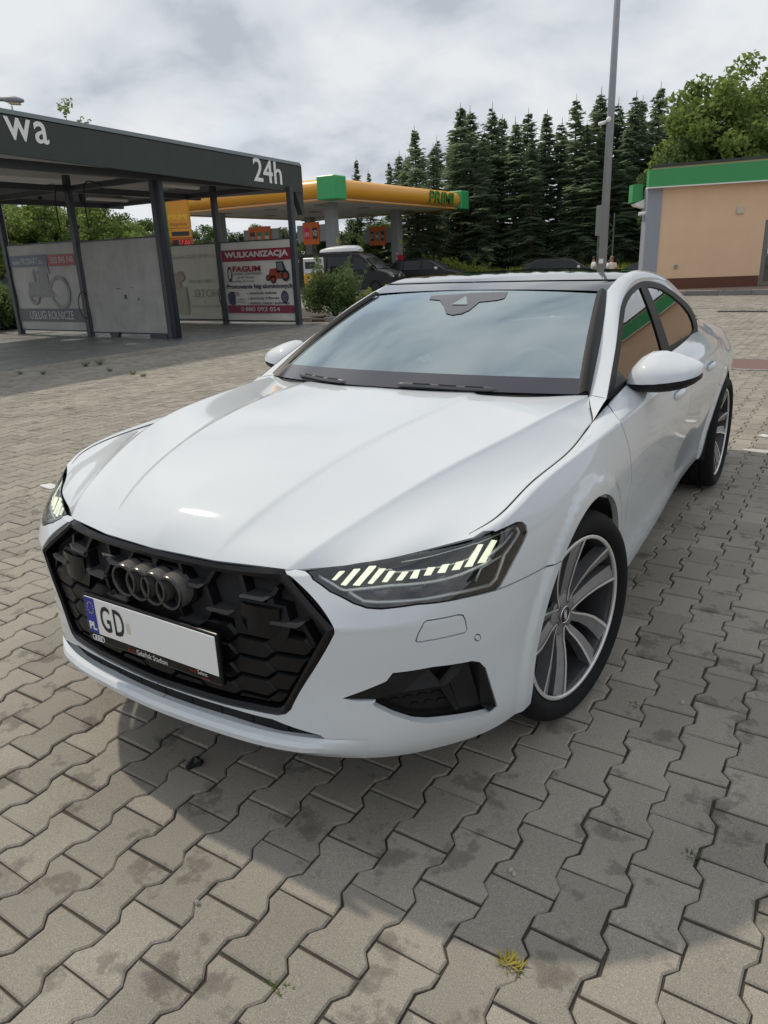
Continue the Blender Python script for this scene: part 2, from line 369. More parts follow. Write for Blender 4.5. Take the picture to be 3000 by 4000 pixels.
# ---- belt surface: rows from the lower edge to the hood shut line / belt line, stations from nose round the side to the tail
ST = [  # per station, eight (x, y, z)
 [(0, -.930, .262), (0, -.950, .300), (0, -.953, .40), (0, -.950, .52), (0, -.938, .65), (0, -.922, .72), (0, -.911, .755), (0, -.902, .772)],
 [(.25, -.915, .262), (.25, -.937, .300), (.25, -.941, .40), (.25, -.938, .52), (.25, -.926, .65), (.25, -.909, .72), (.25, -.897, .757), (.25, -.888, .772)],
 [(.48, -.865, .260), (.49, -.888, .300), (.495, -.895, .40), (.505, -.892, .52), (.525, -.884, .65), (.50, -.862, .72), (.475, -.842, .765), (.455, -.828, .776)],
 [(.62, -.788, .255), (.635, -.812, .300), (.645, -.820, .40), (.65, -.822, .52), (.662, -.822, .655), (.65, -.796, .735), (.635, -.765, .785), (.618, -.742, .799)],
 [(.735, -.668, .250), (.755, -.685, .300), (.770, -.695, .40), (.777, -.702, .52), (.783, -.712, .665), (.775, -.690, .745), (.757, -.655, .803), (.738, -.634, .818)],
 [(.822, -.525, .247), (.838, -.535, .300), (.846, -.543, .40), (.851, -.548, .52), (.856, -.552, .675), (.852, -.543, .77), (.836, -.527, .845), (.812, -.518, .852)],
 [(.862, -.33, .247), (.872, -.33, .300), (.880, -.33, .41), (.887, -.33, .54), (.892, -.33, .69), (.886, -.33, .79), (.852, -.33, .885), (.822, -.32, .884)],
 [(.868, 0, .250), (.877, 0, .310), (.885, 0, .42), (.894, 0, .55), (.902, 0, .69), (.898, 0, .80), (.860, 0, .908), (.822, 0, .901)],
 [(.868, .38, .255), (.876, .38, .315), (.880, .38, .41), (.888, .38, .54), (.898, .38, .69), (.899, .38, .80), (.876, .38, .925), (.803, .335, .940)],
 [(.862, .75, .262), (.868, .75, .318), (.866, .75, .40), (.876, .75, .54), (.891, .75, .69), (.897, .75, .80), (.881, .75, .932), (.797, .75, .996)],
 [(.832, 1.5, .270), (.840, 1.5, .320), (.842, 1.5, .40), (.857, 1.5, .54), (.876, 1.5, .69), (.884, 1.5, .80), (.871, 1.5, .932), (.775, 1.5, 1.016)],
 [(.802, 2.2, .280), (.812, 2.2, .325), (.818, 2.2, .40), (.838, 2.2, .54), (.860, 2.2, .69), (.872, 2.2, .80), (.864, 2.2, .935), (.742, 2.2, 1.026)],
 [(.800, 2.75, .280), (.812, 2.75, .325), (.824, 2.75, .41), (.842, 2.75, .54), (.860, 2.75, .69), (.866, 2.75, .80), (.822, 2.75, .936), (.680, 2.75, 1.036)],
 [(.765, 3.3, .285), (.780, 3.3, .33), (.792, 3.3, .41), (.804, 3.3, .54), (.812, 3.3, .69), (.806, 3.3, .80), (.738, 3.3, .940), (.585, 3.3, 1.030)],
 [(.695, 3.72, .29), (.710, 3.73, .335), (.722, 3.74, .41), (.735, 3.75, .54), (.745, 3.76, .69), (.738, 3.76, .80), (.672, 3.74, .940), (.525, 3.68, 1.010)],
 [(.45, 3.93, .30), (.46, 3.95, .34), (.47, 3.97, .41), (.48, 3.98, .54), (.485, 3.985, .69), (.48, 3.985, .80), (.45, 3.96, .940), (.40, 3.86, .995)],
 [(0, 4.00, .30), (0, 4.02, .34), (0, 4.04, .41), (0, 4.045, .54), (0, 4.045, .69), (0, 4.04, .80), (0, 4.01, .945), (0, 3.92, .995)]]
_ns = np.array(ST, float)
_mid = (_ns[:, 6]+_ns[:, 7])/2
_bul = np.clip((_ns[:, 7, 2]-_ns[:, 6, 2])*4, 0, 1)[:, None]*np.array([.010, 0, .012]) + np.array([0.002, 0, .004])*(np.abs(_ns[:, 7, 0]) > .7)[:, None]
_ns = np.concatenate([_ns[:, :7], (_mid+_bul)[:, None], _ns[:, 7:8]], 1)
_mir = np.array([-1, 1, 1.0])
_net = np.concatenate([(_ns[3:0:-1])*_mir, _ns, (_ns[-2:-4:-1])*_mir])
_ch = np.r_[0, np.cumsum(np.linalg.norm(np.diff(_net[:, 4], axis=0), axis=1))]; _ch -= _ch[3]
VK = np.array([0, .06, .16, .29, .42, .52, .62, .665, .71]); VMAX = .71; UMAX = float(_ch[3+16])
_BU = natspline(_ch, np.eye(len(_ch))); _B1 = natspline(VK[:7], np.eye(7)); _B2 = natspline(VK[6:], np.eye(3))
AF = (0.03, 0.36, 0.402); AR = (2.945, 0.36, 0.405)
def _sm(x): x = np.clip(x, 0, 1); return x*x*(3-2*x)
def S0(u, v):
    u = np.atleast_1d(np.asarray(u, float)); v = np.atleast_1d(np.asarray(v, float)); v = np.clip(v, 0, VMAX)
    bu = _BU(u); bv = np.zeros((len(v), 9)); a = v <= VK[6]
    if a.any(): bv[a, :7] = _B1(v[a])
    if (~a).any(): bv[~a, 6:] = _B2(v[~a])
    P = np.einsum('ni,nj,ijk->nk', bu, bv, _net)
    # wheel-arch flares, bumper crease
    for (yc, zc, rr) in (AF, AR):
        r = np.hypot(P[:, 1]-yc, P[:, 2]-zc); P[:, 0] += np.sign(P[:, 0])*0.011*_sm((rr+.072-r)/.03)*(np.abs(P[:, 0]) > .7)*_sm((.60-v)/.1)
    w = _sm((u-.45)/.1)*_sm((.98-u)/.35); d = 0.007*np.exp(-np.abs(P[:, 2]-(.655+.02*(u-.55)))/.022)*w
    P[:, 1] -= d*.8; P[:, 0] += d*.6
    return P
def SN(u, v):
    e = .003; u = np.atleast_1d(u).astype(float); v = np.atleast_1d(v).astype(float)
    lo = (v > VK[6]); v0 = np.where(lo, np.maximum(v-e, VK[6]+1e-6), v-e); v1 = np.where(lo, v+e, np.minimum(v+e, VK[6]))
    v0 = np.maximum(v0, 0); v1 = np.minimum(v1, VMAX)
    a = S0(u+e, v)-S0(u-e, v); b = S0(u, v1)-S0(u, v0); n = np.cross(a, b); return n/(np.linalg.norm(n, axis=1)[:, None]+1e-12)
def S(u, v, depth=0.0):
    P = S0(u, v)
    return P - SN(u, v)*np.atleast_1d(depth)[:, None] if np.any(depth) else P
_gu, _gv = np.meshgrid(np.linspace(0, UMAX*.78, 620), np.linspace(0, VMAX, 110), indexing='ij')
_gP = S0(_gu.ravel(), _gv.ravel()); _gpx = project(_gP); _gd = np.linalg.norm(_gP-CAM, axis=1)
def uvpx(px):
    px = np.asarray(px, float); d = np.hypot(*(_gpx-px).T); m = d < max(7, d.min()+.5); k = np.where(m)[0][np.argmin(_gd[m])]
    u, v = _gu.ravel()[k], _gv.ravel()[k]
    for _ in range(8):
        e = 1e-3; p0 = project(S0(u, v))[0]; pu = (project(S0(u+e, v))[0]-p0)/e; v2 = v-e if v > VMAX-2*e else v+e; pv = (project(S0(u, v2))[0]-p0)/(v2-v)
        J = np.stack([pu, pv], 1)
        try: st = np.linalg.solve(J, px-p0)
        except Exception: break
        st = np.clip(st, -.03, .03); u = float(np.clip(u+st[0], 0, UMAX)); v = float(np.clip(v+st[1], 0, VMAX))
    return (u, v)
def UV(pxs): return [uvpx(p) for p in pxs]
def uvyz(y, z, u0=None):
    k = np.argmin((_gP[:, 1]-y)**2+(_gP[:, 2]-z)**2+10*(_gP[:, 0] < .5)); u, v = _gu.ravel()[k], _gv.ravel()[k]
    for _ in range(8):
        e = 1e-3; p0 = S0(u, v)[0, 1:]; pu = (S0(u+e, v)[0, 1:]-p0)/e; v2 = v-e if v > VMAX-2*e else v+e; pv = (S0(u, v2)[0, 1:]-p0)/(v2-v)
        st = np.clip(np.linalg.lstsq(np.stack([pu, pv], 1), np.array([y, z])-p0, rcond=None)[0], -.05, .05); u = float(u+st[0]); v = float(np.clip(v+st[1], 0, VMAX))
    return (u, v)
def arch(A, a0, a1, n=40): return [uvyz(A[0]+A[2]*math.cos(R_(a)), A[1]+A[2]*math.sin(R_(a))) for a in np.linspace(a0, a1, n)]
def alongv(v, u0, u1, n=30): return [(float(u), v) for u in np.linspace(u0, u1, n)]
def panel(poly, holes=(), step=0.018, gap=0.0022, skirt=0.02, depth=0.0, bound=0.010, openedges=None):
    """mesh of a region of the belt surface -> V, F, normals"""
    loops = []
    for i, L in enumerate([poly]+list(holes)):
        P = np.asarray(L, float); P = resample(np.vstack([P, P[:1]]), bound)[:-1]
        keep = [0]
        for k in range(1, len(P)):
            if np.linalg.norm(P[k]-P[keep[-1]]) > 1e-4: keep.append(k)
        P = P[keep]
        loops.append(offset(P, gap if i == 0 else -gap) if gap else P)
    for L in loops: L[:, 1] = np.clip(L[:, 1], 0, VMAX)
    lo, hi = loops[0].min(0), loops[0].max(0); xs = np.arange(lo[0], hi[0], step); ys = np.arange(lo[1], hi[1], step)
    if len(ys) < 3: ys = np.linspace(lo[1], hi[1], 4)
    G = np.array([(x+(step/2 if j % 2 else 0), y) for j, y in enumerate(ys) for x in xs])
    m = inside(loops[0], G)
    for h in loops[1:]: m &= ~inside(h, G)
    G = G[m]; Bd = np.vstack(loops)
    if len(G):
        dm = np.array([np.min(np.sum((Bd-g)**2, 1)) for g in G]); G = G[dm > (.5*step)**2]
    # extra rows hugging the shoulder crease
    pts = np.vstack([Bd, G]); edges = []; n = 0
    for L in loops: edges += [(n+i, n+(i+1) % len(L)) for i in range(len(L))]; n += len(L)
    r = delaunay_2d_cdt([Vector(p) for p in pts], edges, [], 0, 1e-7)
    V2 = np.array([tuple(v) for v in r[0]]); F = [tuple(f) for f in r[2]]
    C = np.array([V2[list(f)].mean(0) for f in F]); ok = inside(loops[0], C)
    for h in loops[1:]: ok &= ~inside(h, C)
    F = [f for f, k in zip(F, ok) if k]
    F = [f if polyarea(V2[list(f)]) > 0 else tuple(reversed(f)) for f in F]
    P = S(V2[:, 0], V2[:, 1], depth); Nn = SN(V2[:, 0], V2[:, 1])
    V = [P]; NN = [Nn]; base = len(P)
    if skirt:
        for li, L in enumerate(loops):
            p = S(L[:, 0], L[:, 1], depth); nn = SN(L[:, 0], L[:, 1]); t = np.roll(p, -1, 0)-np.roll(p, 1, 0); o = np.cross(t, nn)
            if (polyarea(L) > 0) != (li == 0): o = -o
            o /= np.linalg.norm(o, axis=1)[:, None]+1e-12; k = len(p)
            V += [p, p-nn*skirt]; NN += [o, o]
            for i in range(k):
                j = (i+1) % k; q = (base+i, base+k+i, base+k+j, base+j); F.append(q if (polyarea(L) > 0) == (li == 0) else tuple(reversed(q)))
            base += 2*k
    return np.vstack(V), F, np.vstack(NN)
def addpanel(name, poly, m, parent=CAR, holes=(), sides=(False, True), label=None, **k):
    V, F, NN = panel(poly, holes, **k); r = []
    for s in sides: r.append(tag(mesh(name, V, F, m, parent, smooth=True, normals=NN, mirror=s), label))
    return r
def both(name, V, F, m, parent=CAR, **k): return [mesh(name, V, F, m, parent, mirror=s, **k) for s in (False, True)]

z7 = lambda pts: zz(1150, 1950, .60277, pts); z6 = lambda pts: zz(150, 1850, .75347, pts); zD = lambda pts: zz(150, 2300, .66305, pts); zC = lambda pts: zz(1500, 1450, .60277, pts)
# ---- outlines traced from the photograph, carried onto the surface
HL_top = UV(z7([(75, 467), (200, 448), (400, 412), (800, 342), (1150, 270)]))
HL_out = UV(z7([(1300, 215), (1440, 152), (1478, 150), (1503, 173), (1511, 215), (1490, 270), (1430, 385), (1335, 565), (1310, 590)]))
HL_bot = UV(z7([(1100, 640), (800, 682), (560, 712), (470, 706), (380, 675), (230, 600), (120, 520)]))
HL = HL_top+HL_out+HL_bot
u_in = HL_top[0][0]
GR = UV([(1118, 2243), (1303, 2457), (1304, 2475), (1220, 2622), (1135, 2770), (1115, 2788), (1085, 2793)])
v_gb = uvpx((700, 2697))[1]; gb = UV([(980, 2773), (879, 2751), (780, 2722)])
GRc = GR+gb+[(0.0, gb[-1][1]-.002)]
SL_top = UV([(1250, 2874), (1065, 2812), (930, 2777), (813, 2742)]); SL_bot = UV([(1200, 2888), (1078, 2872), (879, 2811), (760, 2775)]); SL_tip = uvpx((1280, 2896))
slot = [(0.0, SL_top[-1][1])]+SL_top[::-1]+[SL_tip]+SL_bot+[(0.0, SL_bot[-1][1])]
INT = UV(z7([(320, 1291), (600, 1182), (640, 1130), (900, 1090), (1150, 1052), (1200, 1060), (1240, 1100), (1280, 1230), (1315, 1345), (1270, 1385), (1080, 1425), (880, 1447), (780, 1440), (650, 1400), (530, 1345), (515, 1328), (535, 1304), (400, 1305)]))
SH = UV([(2156, 2209), (2100, 2232), (2020, 2272)])   # bumper / fender joint
_a, _b = np.array(SH[1]), np.array(SH[0])
for _t in np.linspace(0, 2.5, 251):
    _q = _a+(_b-_a)*_t; _p = S0(*_q)[0]
    if math.hypot(_p[1]-AF[0], _p[2]-AF[1]) <= AF[2]: SH[0] = tuple(_q); break
a_sh = math.degrees(math.atan2(S0(*SH[0])[0, 2]-AF[1], S0(*SH[0])[0, 1]-AF[0]))
archf_low = arch(AF, 196.5, a_sh, 24); archf_up = arch(AF, a_sh, -15, 44)
u_a0 = archf_low[0][0]
# ---- front bumper (both sides are one moulding)
bump_poly = [(0.0, 0.0)]+alongv(0.0, .05, u_a0-.01, 40)+archf_low+SH[1:]+HL_out[-1:]+HL_bot+[HL_top[0]]+[(GR[0][0]+.02, VMAX), (GR[0][0], VMAX)]+GRc+slot
WASH = UV(z7([(788, 918), (800, 880), (840, 800), (860, 788), (1060, 750), (1092, 752), (1108, 785), (1118, 845), (1105, 865), (1060, 876), (820, 924), (795, 925)]))
PARK = UV(z7([(1188+19*math.cos(t), 897+21*math.sin(t)) for t in np.linspace(0, 2*math.pi, 15)[:-1]]))
Vb, Fb, Nb = panel(bump_poly, [INT, WASH, PARK], step=.016, gap=.0018, skirt=.022)
V2, F2 = join([(Vb, Fb), (Vb*_mir, [tuple(reversed(f)) for f in Fb])])
BUMP = mesh('front_bumper', V2, F2, M_paint, CAR, smooth=True, normals=np.vstack([Nb, Nb*_mir]))
for L, nm in ((WASH, 'washer_cover'), (PARK, 'parking_sensor')):
    V, F, NN = panel(L, step=.012, gap=.0016, skirt=.01, bound=.006)
    for s in (False, True): mesh(nm, V, F, M_paint, BUMP, smooth=True, normals=NN, mirror=s)
# black liner behind the whole nose so that no gap shows through
def liner(name, u0, u1, v0, v1, depth, m, nu=60, nv=14, parent=CAR, mirror=(False, True), cut=None):
    uu, vv = np.meshgrid(np.linspace(u0, u1, nu), np.linspace(v0, v1, nv), indexing='ij'); P = S(uu.ravel(), vv.ravel(), depth).reshape(nu, nv, 3); V, F = grid(P)
    if cut: F = [f for f in F if cut(V[list(f)].mean(0))]
    for s in mirror: mesh(name, V, F, m, parent, smooth=True, mirror=s)
notarch = lambda c: min(math.hypot(c[1]-AF[0], c[2]-AF[1])-AF[2], math.hypot(c[1]-AR[0], c[2]-AR[1])-AR[2]) > .03
V, F = [], []
for nm, u0, u1 in (('nose_liner', 0.0, u_a0+.2), ('side_liner', u_a0+.2, UMAX)): liner(nm, u0, u1, 0.004, .705, .045 if nm == 'nose_liner' else .024, M_gap, cut=notarch, nu=90 if nm == 'nose_liner' else 220, nv=26)
# ---- fender, doors, sill, tail
DOORF = UV([(2374, 1580), (2395, 1610), (2424, 1650), (2445, 1705), (2458, 1754), (2466, 1820), (2467, 1874)])
d_low = uvyz(.555, .36); s_low = uvyz(.56, .36)
u_d = DOORF[-1][0]
fend = archf_up+[(uvyz(.46, .27)[0], 0.0), (u_d-.004, 0.0), (u_d-.004, .03), (u_d, .12)]+DOORF[::-1]+[(DOORF[0][0]-.02, VMAX)]
uh = uvpx((1850, 2106))[0]
fend += alongv(VMAX, DOORF[0][0]-.05, uh, 30)+HL_out+SH[1:][::-1]
addpanel('fender', fend, M_paint, step=.018)
u_b = uvyz(1.66, .7)[0]; v_sill = uvyz(1.2, .345)[1]
door1 = DOORF+[(u_d, v_sill+.01)]+alongv(v_sill, u_d+.01, u_b, 30)+alongv(VMAX, u_b, DOORF[0][0]+.03, 40)
D1 = addpanel('front_door', door1, M_paint, step=.02)
ar_up = arch(AR, 184, 128, 20); u_c = uvyz(2.60, .8)[0]
door2 = [(u_b, v_sill)]+alongv(v_sill, u_b+.02, ar_up[0][0]-.02, 20)+ar_up+[(u_c, .45), (u_c, .60), (u_c-.02, VMAX)]+alongv(VMAX, u_c-.05, u_b, 25)
D2 = addpanel('rear_door', door2, M_paint, step=.02)
ar_low = arch(AR, 196, 184, 5)
sill = alongv(0.0, u_d-.004, ar_low[0][0]-.01, 40)+ar_low+alongv(v_sill, ar_up[0][0]-.02, u_d, 40)
addpanel('sill', sill, M_paint, step=.02)
ar_rest = arch(AR, 128, -14, 36)
tail = [(u_c-.02, VMAX), (u_c, .60), (u_c, .45)]+ar_rest+alongv(0.0, ar_rest[-1][0]+.03, UMAX, 30)+alongv(VMAX, UMAX, u_c, 40)
addpanel('rear_quarter', tail, M_paint, step=.03)
# sill black strip under the door edge
P = S(np.linspace(u_d, ar_up[0][0], 60), np.full(60, v_sill*.80), -.004); Q = S(np.linspace(u_d, ar_up[0][0], 60), np.full(60, v_sill*.93), -.004)
# ---- door handles
def handle(px0, door_pair):
    u, v = uvpx(px0); du = .21; n = 14; parts = []
    ring = []
    for i, t in enumerate(np.linspace(0, 1, n)):
        h = .019*(1-.25*(2*t-1)**4) if 0 < i < n-1 else .012
        lift = .028*math.sin(math.pi*min(1, max(0, (t*.94+.03))))**.55
        c = S(u+du*t, v+.004*t)[0]; nn = SN(u+du*t, v)[0]; up = np.array([0, 0, 1.0]); up = up-nn*(up@nn); up /= np.linalg.norm(up)
        ring.append([c+nn*lift*.45-up*h*.9, c+nn*lift-up*h*.5, c+nn*lift*1.03+up*h*.35, c+nn*lift*.75+up*h, c+nn*lift*.3+up*h*.8, c+nn*lift*.2-up*h*.6])
    Pn = np.array(ring); Pn = np.concatenate([Pn, Pn[:, :1]], 1); V, F = grid(Pn); F += [(0, 1, 2, 3, 4, 5), tuple((n-1)*7+i for i in (5, 4, 3, 2, 1, 0))]
    for s, d in zip((False, True), door_pair): mesh('door_handle', V, F, M_paint, d, smooth=True, mirror=s)
    # recess cup, slightly darker by its own depth
    cup = [S(u+.02+a*.13+.02, v+b*.03, -.001)[0] for a, b in ((0, -1), (.5, -1.3), (1, -1), (1.1, 0), (1, 1), (.5, 1.3), (0, 1), (-.1, 0))]
    Vc, Fc = prism(cup, [-.002*SN(u, v)[0]]*8)
handle((2634, 1552), D1); handle((2762, 1440), D2)

# ---- bonnet
c0 = [(0, -.903, .772), (0, -.889, .797), (0, -.845, .832), (0, -.775, .866), (0, -.655, .907), (0, -.46, .956), (0, -.27, .984), (0, -.08, 1.006), (0, .1, 1.020), (0, .205, 1.028)]
c1 = [(.20, -.890, .772), (.208, -.868, .793), (.22, -.835, .813), (.234, -.790, .838), (.254, -.721, .871), (.276, -.614, .906), (.306, -.445, .949), (.332, -.273, .977), (.354, -.082, .999), (.368, .091, 1.011), (.378, .285, 1.020)]
c2 = [(.425, -.848, .773), (.440, -.825, .789), (.456, -.798, .806), (.484, -.739, .831), (.526, -.642, .866), (.567, -.528, .898), (.605, -.396, .930), (.645, -.29, .950), (.660, -.2, .959), (.677, -.10, .970), (.705, .143, .985), (.727, .378, .995), (.735, .478, .998)]
c3 = [(.805, -.584, .835), (.815, -.47, .863), (.82, -.329, .883), (.821, -.094, .897), (.816, .16, .907), (.810, .25, .911), (.806, .296, .918), (.798, .337, .934), (.765, .414, .968), (.740, .482, .996)]
NT = 150
_u3 = np.linspace(uvpx((1850, 2106))[0], uvyz(.30, .93)[0], 12); _p3 = S(_u3, np.full(12, VMAX)); c3 = [tuple(q) for q in _p3]+[(.798, .340, .936), (.765, .414, .968), (.740, .482, .996)]
def fair(c, deg=6):
    P = np.asarray(c, float); d = np.r_[0, np.cumsum(np.linalg.norm(np.diff(P, axis=0), axis=1))]; d /= d[-1]; w = np.ones(len(d)); w[0] = w[-1] = 12
    k = np.polynomial.chebyshev.chebfit(d*2-1, P, deg, w=w); Q = np.polynomial.chebyshev.chebval(np.linspace(-1, 1, 400), k).T
    l = np.r_[0, np.cumsum(np.linalg.norm(np.diff(Q, axis=0), axis=1))]; t = np.linspace(0, l[-1], NT); return np.stack([np.interp(t, l, Q[:, i]) for i in range(3)], 1)
C0, C1, C2, C3 = fair(c0), fair(c1), fair(c2, 7), curve(c3, NT)
for C_, c_ in ((C0, c0), (C1, c1), (C2, c2)): C_ += (np.array(c_[0])-C_[0])[None]*(np.maximum(0, 1-np.linspace(0, 1, NT)/.12)**2)[:, None]
fe = curve([(.425, -.848, .773), (.517, -.792, .780), (.63, -.733, .800), (.715, -.655, .815), (.805, -.584, .835)], 41)
def seg(A, B, n, bulge): 
    w = np.linspace(0, 1, n)[None, :, None]; P = A[:, None]*(1-w)+B[:, None]*w
    P[..., 2] += bulge*(4*w*(1-w))[..., 0]; return P
P01 = seg(C0, C1, 31, .001); P12 = seg(C1, C2, 51, -.006); P23 = seg(C2, C3, 41, -.004)
ramp = _sm(np.linspace(0, 1, NT)/.12)[:, None]
for P_, h_ in ((P12, .0045), (P23, .0035)):
    s_ = np.linalg.norm(P_-P_[:, :1], axis=2); P_[..., 2] -= h_*(1-np.exp(-s_/.012))*np.exp(-s_/.09)*(.35+.65*ramp)
for P_, b_ in ((P01, .001), (P12, -.006)): P_[..., 2] -= b_*(4*np.linspace(0, 1, P_.shape[1])*(1-np.linspace(0, 1, P_.shape[1])))[None]*(1-ramp)
edge = fe-(C2[0]*(1-np.linspace(0, 1, 41)[:, None])+C3[0]*np.linspace(0, 1, 41)[:, None]); fall = (np.maximum(0, 1-np.linspace(0, 1, NT)/.35)**2)[:, None, None]
P23[..., 2] -= .000*(4*np.linspace(0, 1, 41)*(1-np.linspace(0, 1, 41)))[None]*fall[..., 0]
P23 += edge[None]*fall
PH = np.concatenate([P01, P12[:, 1:], P23[:, 1:]], 1); PH = np.concatenate([(PH[:, :0:-1])*_mir, PH], 1)
sm = PH.copy()
for _ in range(1):
    z = sm.copy(); z[:, 1:-1] = .25*sm[:, :-2]+.5*sm[:, 1:-1]+.25*sm[:, 2:]; z[:, 0] = sm[:, 0]; z[:, -1] = sm[:, -1]; sm = z
PH = sm
# shrink the outline slightly to leave the shut line, then fold the rim down
PH[:, -1] += (PH[:, -2]-PH[:, -1])*.7; PH[:, 0] += (PH[:, 1]-PH[:, 0])*.7
V, F = grid(PH, flip=False)
nv = PH.shape[1]; rim = [i for i in range(nv)]+[i*nv+nv-1 for i in range(1, NT)]+[(NT-1)*nv+i for i in range(nv-2, -1, -1)]+[i*nv for i in range(NT-2, 0, -1)]
low = V[rim]+np.array([0, .004, -.006]); kk = len(rim); V = np.vstack([V, V[rim], low]); b0 = NT*nv
F = [tuple(reversed(f)) for f in F]+[(b0+i, b0+(i+1) % kk, b0+kk+(i+1) % kk, b0+kk+i) for i in range(kk)]
HOOD = mesh('bonnet', V, F, M_paint, CAR, smooth=True)
_sl = C3[:int(NT*.93)]+np.array([.0005, 0, .0002])
for s_ in (1, -1): V, F = tube(_sl*np.array([s_, 1, 1]), .0028, 6); mesh('bonnet_gap_shade', V, F, M_gap, CAR, smooth=True)  # black tube laid along the shut line, stands in for the gap's shade
# black sheet added under the bonnet, its colour gives the shut lines their shade
Pt = PH[::4, ::4].copy(); Pt[..., 2] -= .03; V, F = grid(Pt, flip=True); mesh('bonnet_gap_backing', V, F, M_gap, CAR)
# ---- greenhouse
from mathutils.bvhtree import BVHTree
def bvh(V, F): return BVHTree.FromPolygons([tuple(v) for v in V], [tuple(f) for f in F])
def hit(tree, px):
    d = ray(px); r = tree.ray_cast(Vector(CAM), Vector(d)); return (np.array(r[0]), np.array(r[1])) if r[0] is not None else (None, None)
NW = 41; ss = np.linspace(-1, 1, NW)
WB = np.stack([.733*ss, .205+.285*ss**2, 1.030-.034*ss**2], 1); WT = np.stack([.576*ss, 1.075+.065*ss**2, 1.337-.019*ss**2], 1)
def wsurf(d=0.0, w0=0.0, w1=1.0, nw=30, s0=0, s1=NW):
    w = np.linspace(w0, w1, nw)[:, None, None]; P = WB[None, s0:s1]*(1-w)+WT[None, s0:s1]*w; b = .022*4*w*(1-w); return P+b*np.array([0, -.45, .9])-d*np.array([0, -.45, .9])
V, F = grid(wsurf(), flip=True); WIND = mesh('windshield', V, F, G_wind, CAR, smooth=True); WBVH = bvh(V, F)
M_frit = mat('frit_black', (0.062, 0.062, 0.075), rough=0.12, spec=0.45)
for nm, a in (('lower_frit', dict(w0=0, w1=.115)), ('upper_frit', dict(w0=.965, w1=1))):
    V, F = grid(wsurf(-.003 if nm == 'lower_frit' else .006, **a), flip=True); mesh(nm, V, F, M_frit, WIND, smooth=True)
# sensor housing behind the glass
z4 = lambda pts: zz(900, 950, .72333, pts); z5 = lambda pts: zz(2000, 1000, .60277, pts)
sen = [hit(WBVH, p)[0] for p in z4([(1085, 287), (1300, 272), (1500, 266), (1480, 300), (1440, 310), (1345, 320), (1290, 365), (1250, 382), (1200, 390), (1165, 382), (1152, 340), (1130, 310), (1075, 305)])]
sen = [p for p in sen if p is not None]; nW = np.array([0, -.45, .9])
V, F = prism(np.array(sen)-nW*.008, -nW*.05); mesh('sensor_housing', V, [f for f in F], M_frit, WIND); V, F = prism(np.array(sen)+nW*.003, -nW*.001); mesh('sensor_frit', V, F, M_frit, WIND)
pa = [hit(WBVH, p)[0] for p in z4([(1195, 335), (1225, 318), (1275, 288), (1281, 336)])]
if all(p is not None for p in pa):
    V, F = prism(np.array(pa)+nW*.0035, nW*.0008); mesh('sensor_window', V, F, mat('sensor_pale', (.24, .30, .32), rough=.3), WIND)
# side-window plane
def gx(y, z): return .80-.42*(z-.99)-.032*(y-.47)+.012*np.clip(1-((z-1.15)/.19)**2, 0, 1)
def dlo(px):
    d = ray(px); n = np.array([1, .032, .42]); c = .80+.42*.99+.032*.47; t = (c-n@CAM)/(n@d); P = CAM+d*t; return (P[1], P[2])
def DL(pts): return [dlo(p) for p in z5(pts)]
def ypatch(poly, holes=(), step=.02, off=0.0, thick=.006, bound=.015):
    loops = []
    for L in [poly]+list(holes):
        P = np.asarray(L, float); loops.append(resample(np.vstack([P, P[:1]]), bound)[:-1])
    lo, hi = loops[0].min(0), loops[0].max(0); G = np.array([(x, y) for x in np.arange(lo[0], hi[0], step) for y in np.arange(lo[1], hi[1], step)])
    m = inside(loops[0], G)
    for h in loops[1:]: m &= ~inside(h, G)
    G = G[m]; Bd = np.vstack(loops)
    if len(G): G = G[np.array([np.min(np.sum((Bd-g)**2, 1)) for g in G]) > (.5*step)**2]
    pts = np.vstack([Bd, G]) if len(G) else Bd; E = []; n = 0
    for L in loops: E += [(n+i, n+(i+1) % len(L)) for i in range(len(L))]; n += len(L)
    r = delaunay_2d_cdt([Vector(p) for p in pts], E, [], 0, 1e-7); V2 = np.array([tuple(v) for v in r[0]]); F = [tuple(f) for f in r[2]]
    C = np.array([V2[list(f)].mean(0) for f in F]); ok = inside(loops[0], C)
    for h in loops[1:]: ok &= ~inside(h, C)
    F = [f if polyarea(V2[list(f)]) > 0 else tuple(reversed(f)) for f, k in zip(F, ok) if k]
    n3 = np.array([.92, .03, .39]); P = np.stack([gx(V2[:, 0], V2[:, 1]), V2[:, 0], V2[:, 1]], 1)+n3*off
    V = [P]; base = len(P)
    if thick:
        for li, L in enumerate(loops):
            p = np.stack([gx(L[:, 0], L[:, 1]), L[:, 0], L[:, 1]], 1)+n3*off; k = len(p); V += [p, p-n3*thick]
            for i in range(k): j = (i+1) % k; q = (base+i, base+k+i, base+k+j, base+j); F.append(q if (polyarea(L) > 0) == (li == 0) else tuple(reversed(q)))
            base += 2*k
    return np.vstack(V), F
M_trimb = mat('trim_black', (.008, .008, .009), rough=.45, spec=.12)
DOUT = [(605, 925), (628, 740), (650, 590), (672, 430), (690, 335), (710, 282), (745, 230), (790, 190), (840, 166), (900, 166), (960, 185), (1030, 230), (1100, 290), (1150, 352), (1180, 418), (1193, 470), (1190, 507)]
dout = curve([(*p,) for p in DL(DOUT[:3])], 6).tolist()[:-1]+curve(DL(DOUT[2:]), 40).tolist()
rearlow = dout[-1]; frontlow = dout[0]
dbot = [(rearlow[0]-.05, rearlow[1]-.012), (1.9, 1.005), (1.3, 1.0), (.8, .985), (frontlow[0]+.01, frontlow[1]-.004)]
outer = dout+dbot
gf = DL([(652, 872), (660, 760), (680, 600), (700, 430), (716, 345), (735, 298), (765, 255), (800, 222), (826, 206), (965, 640)])
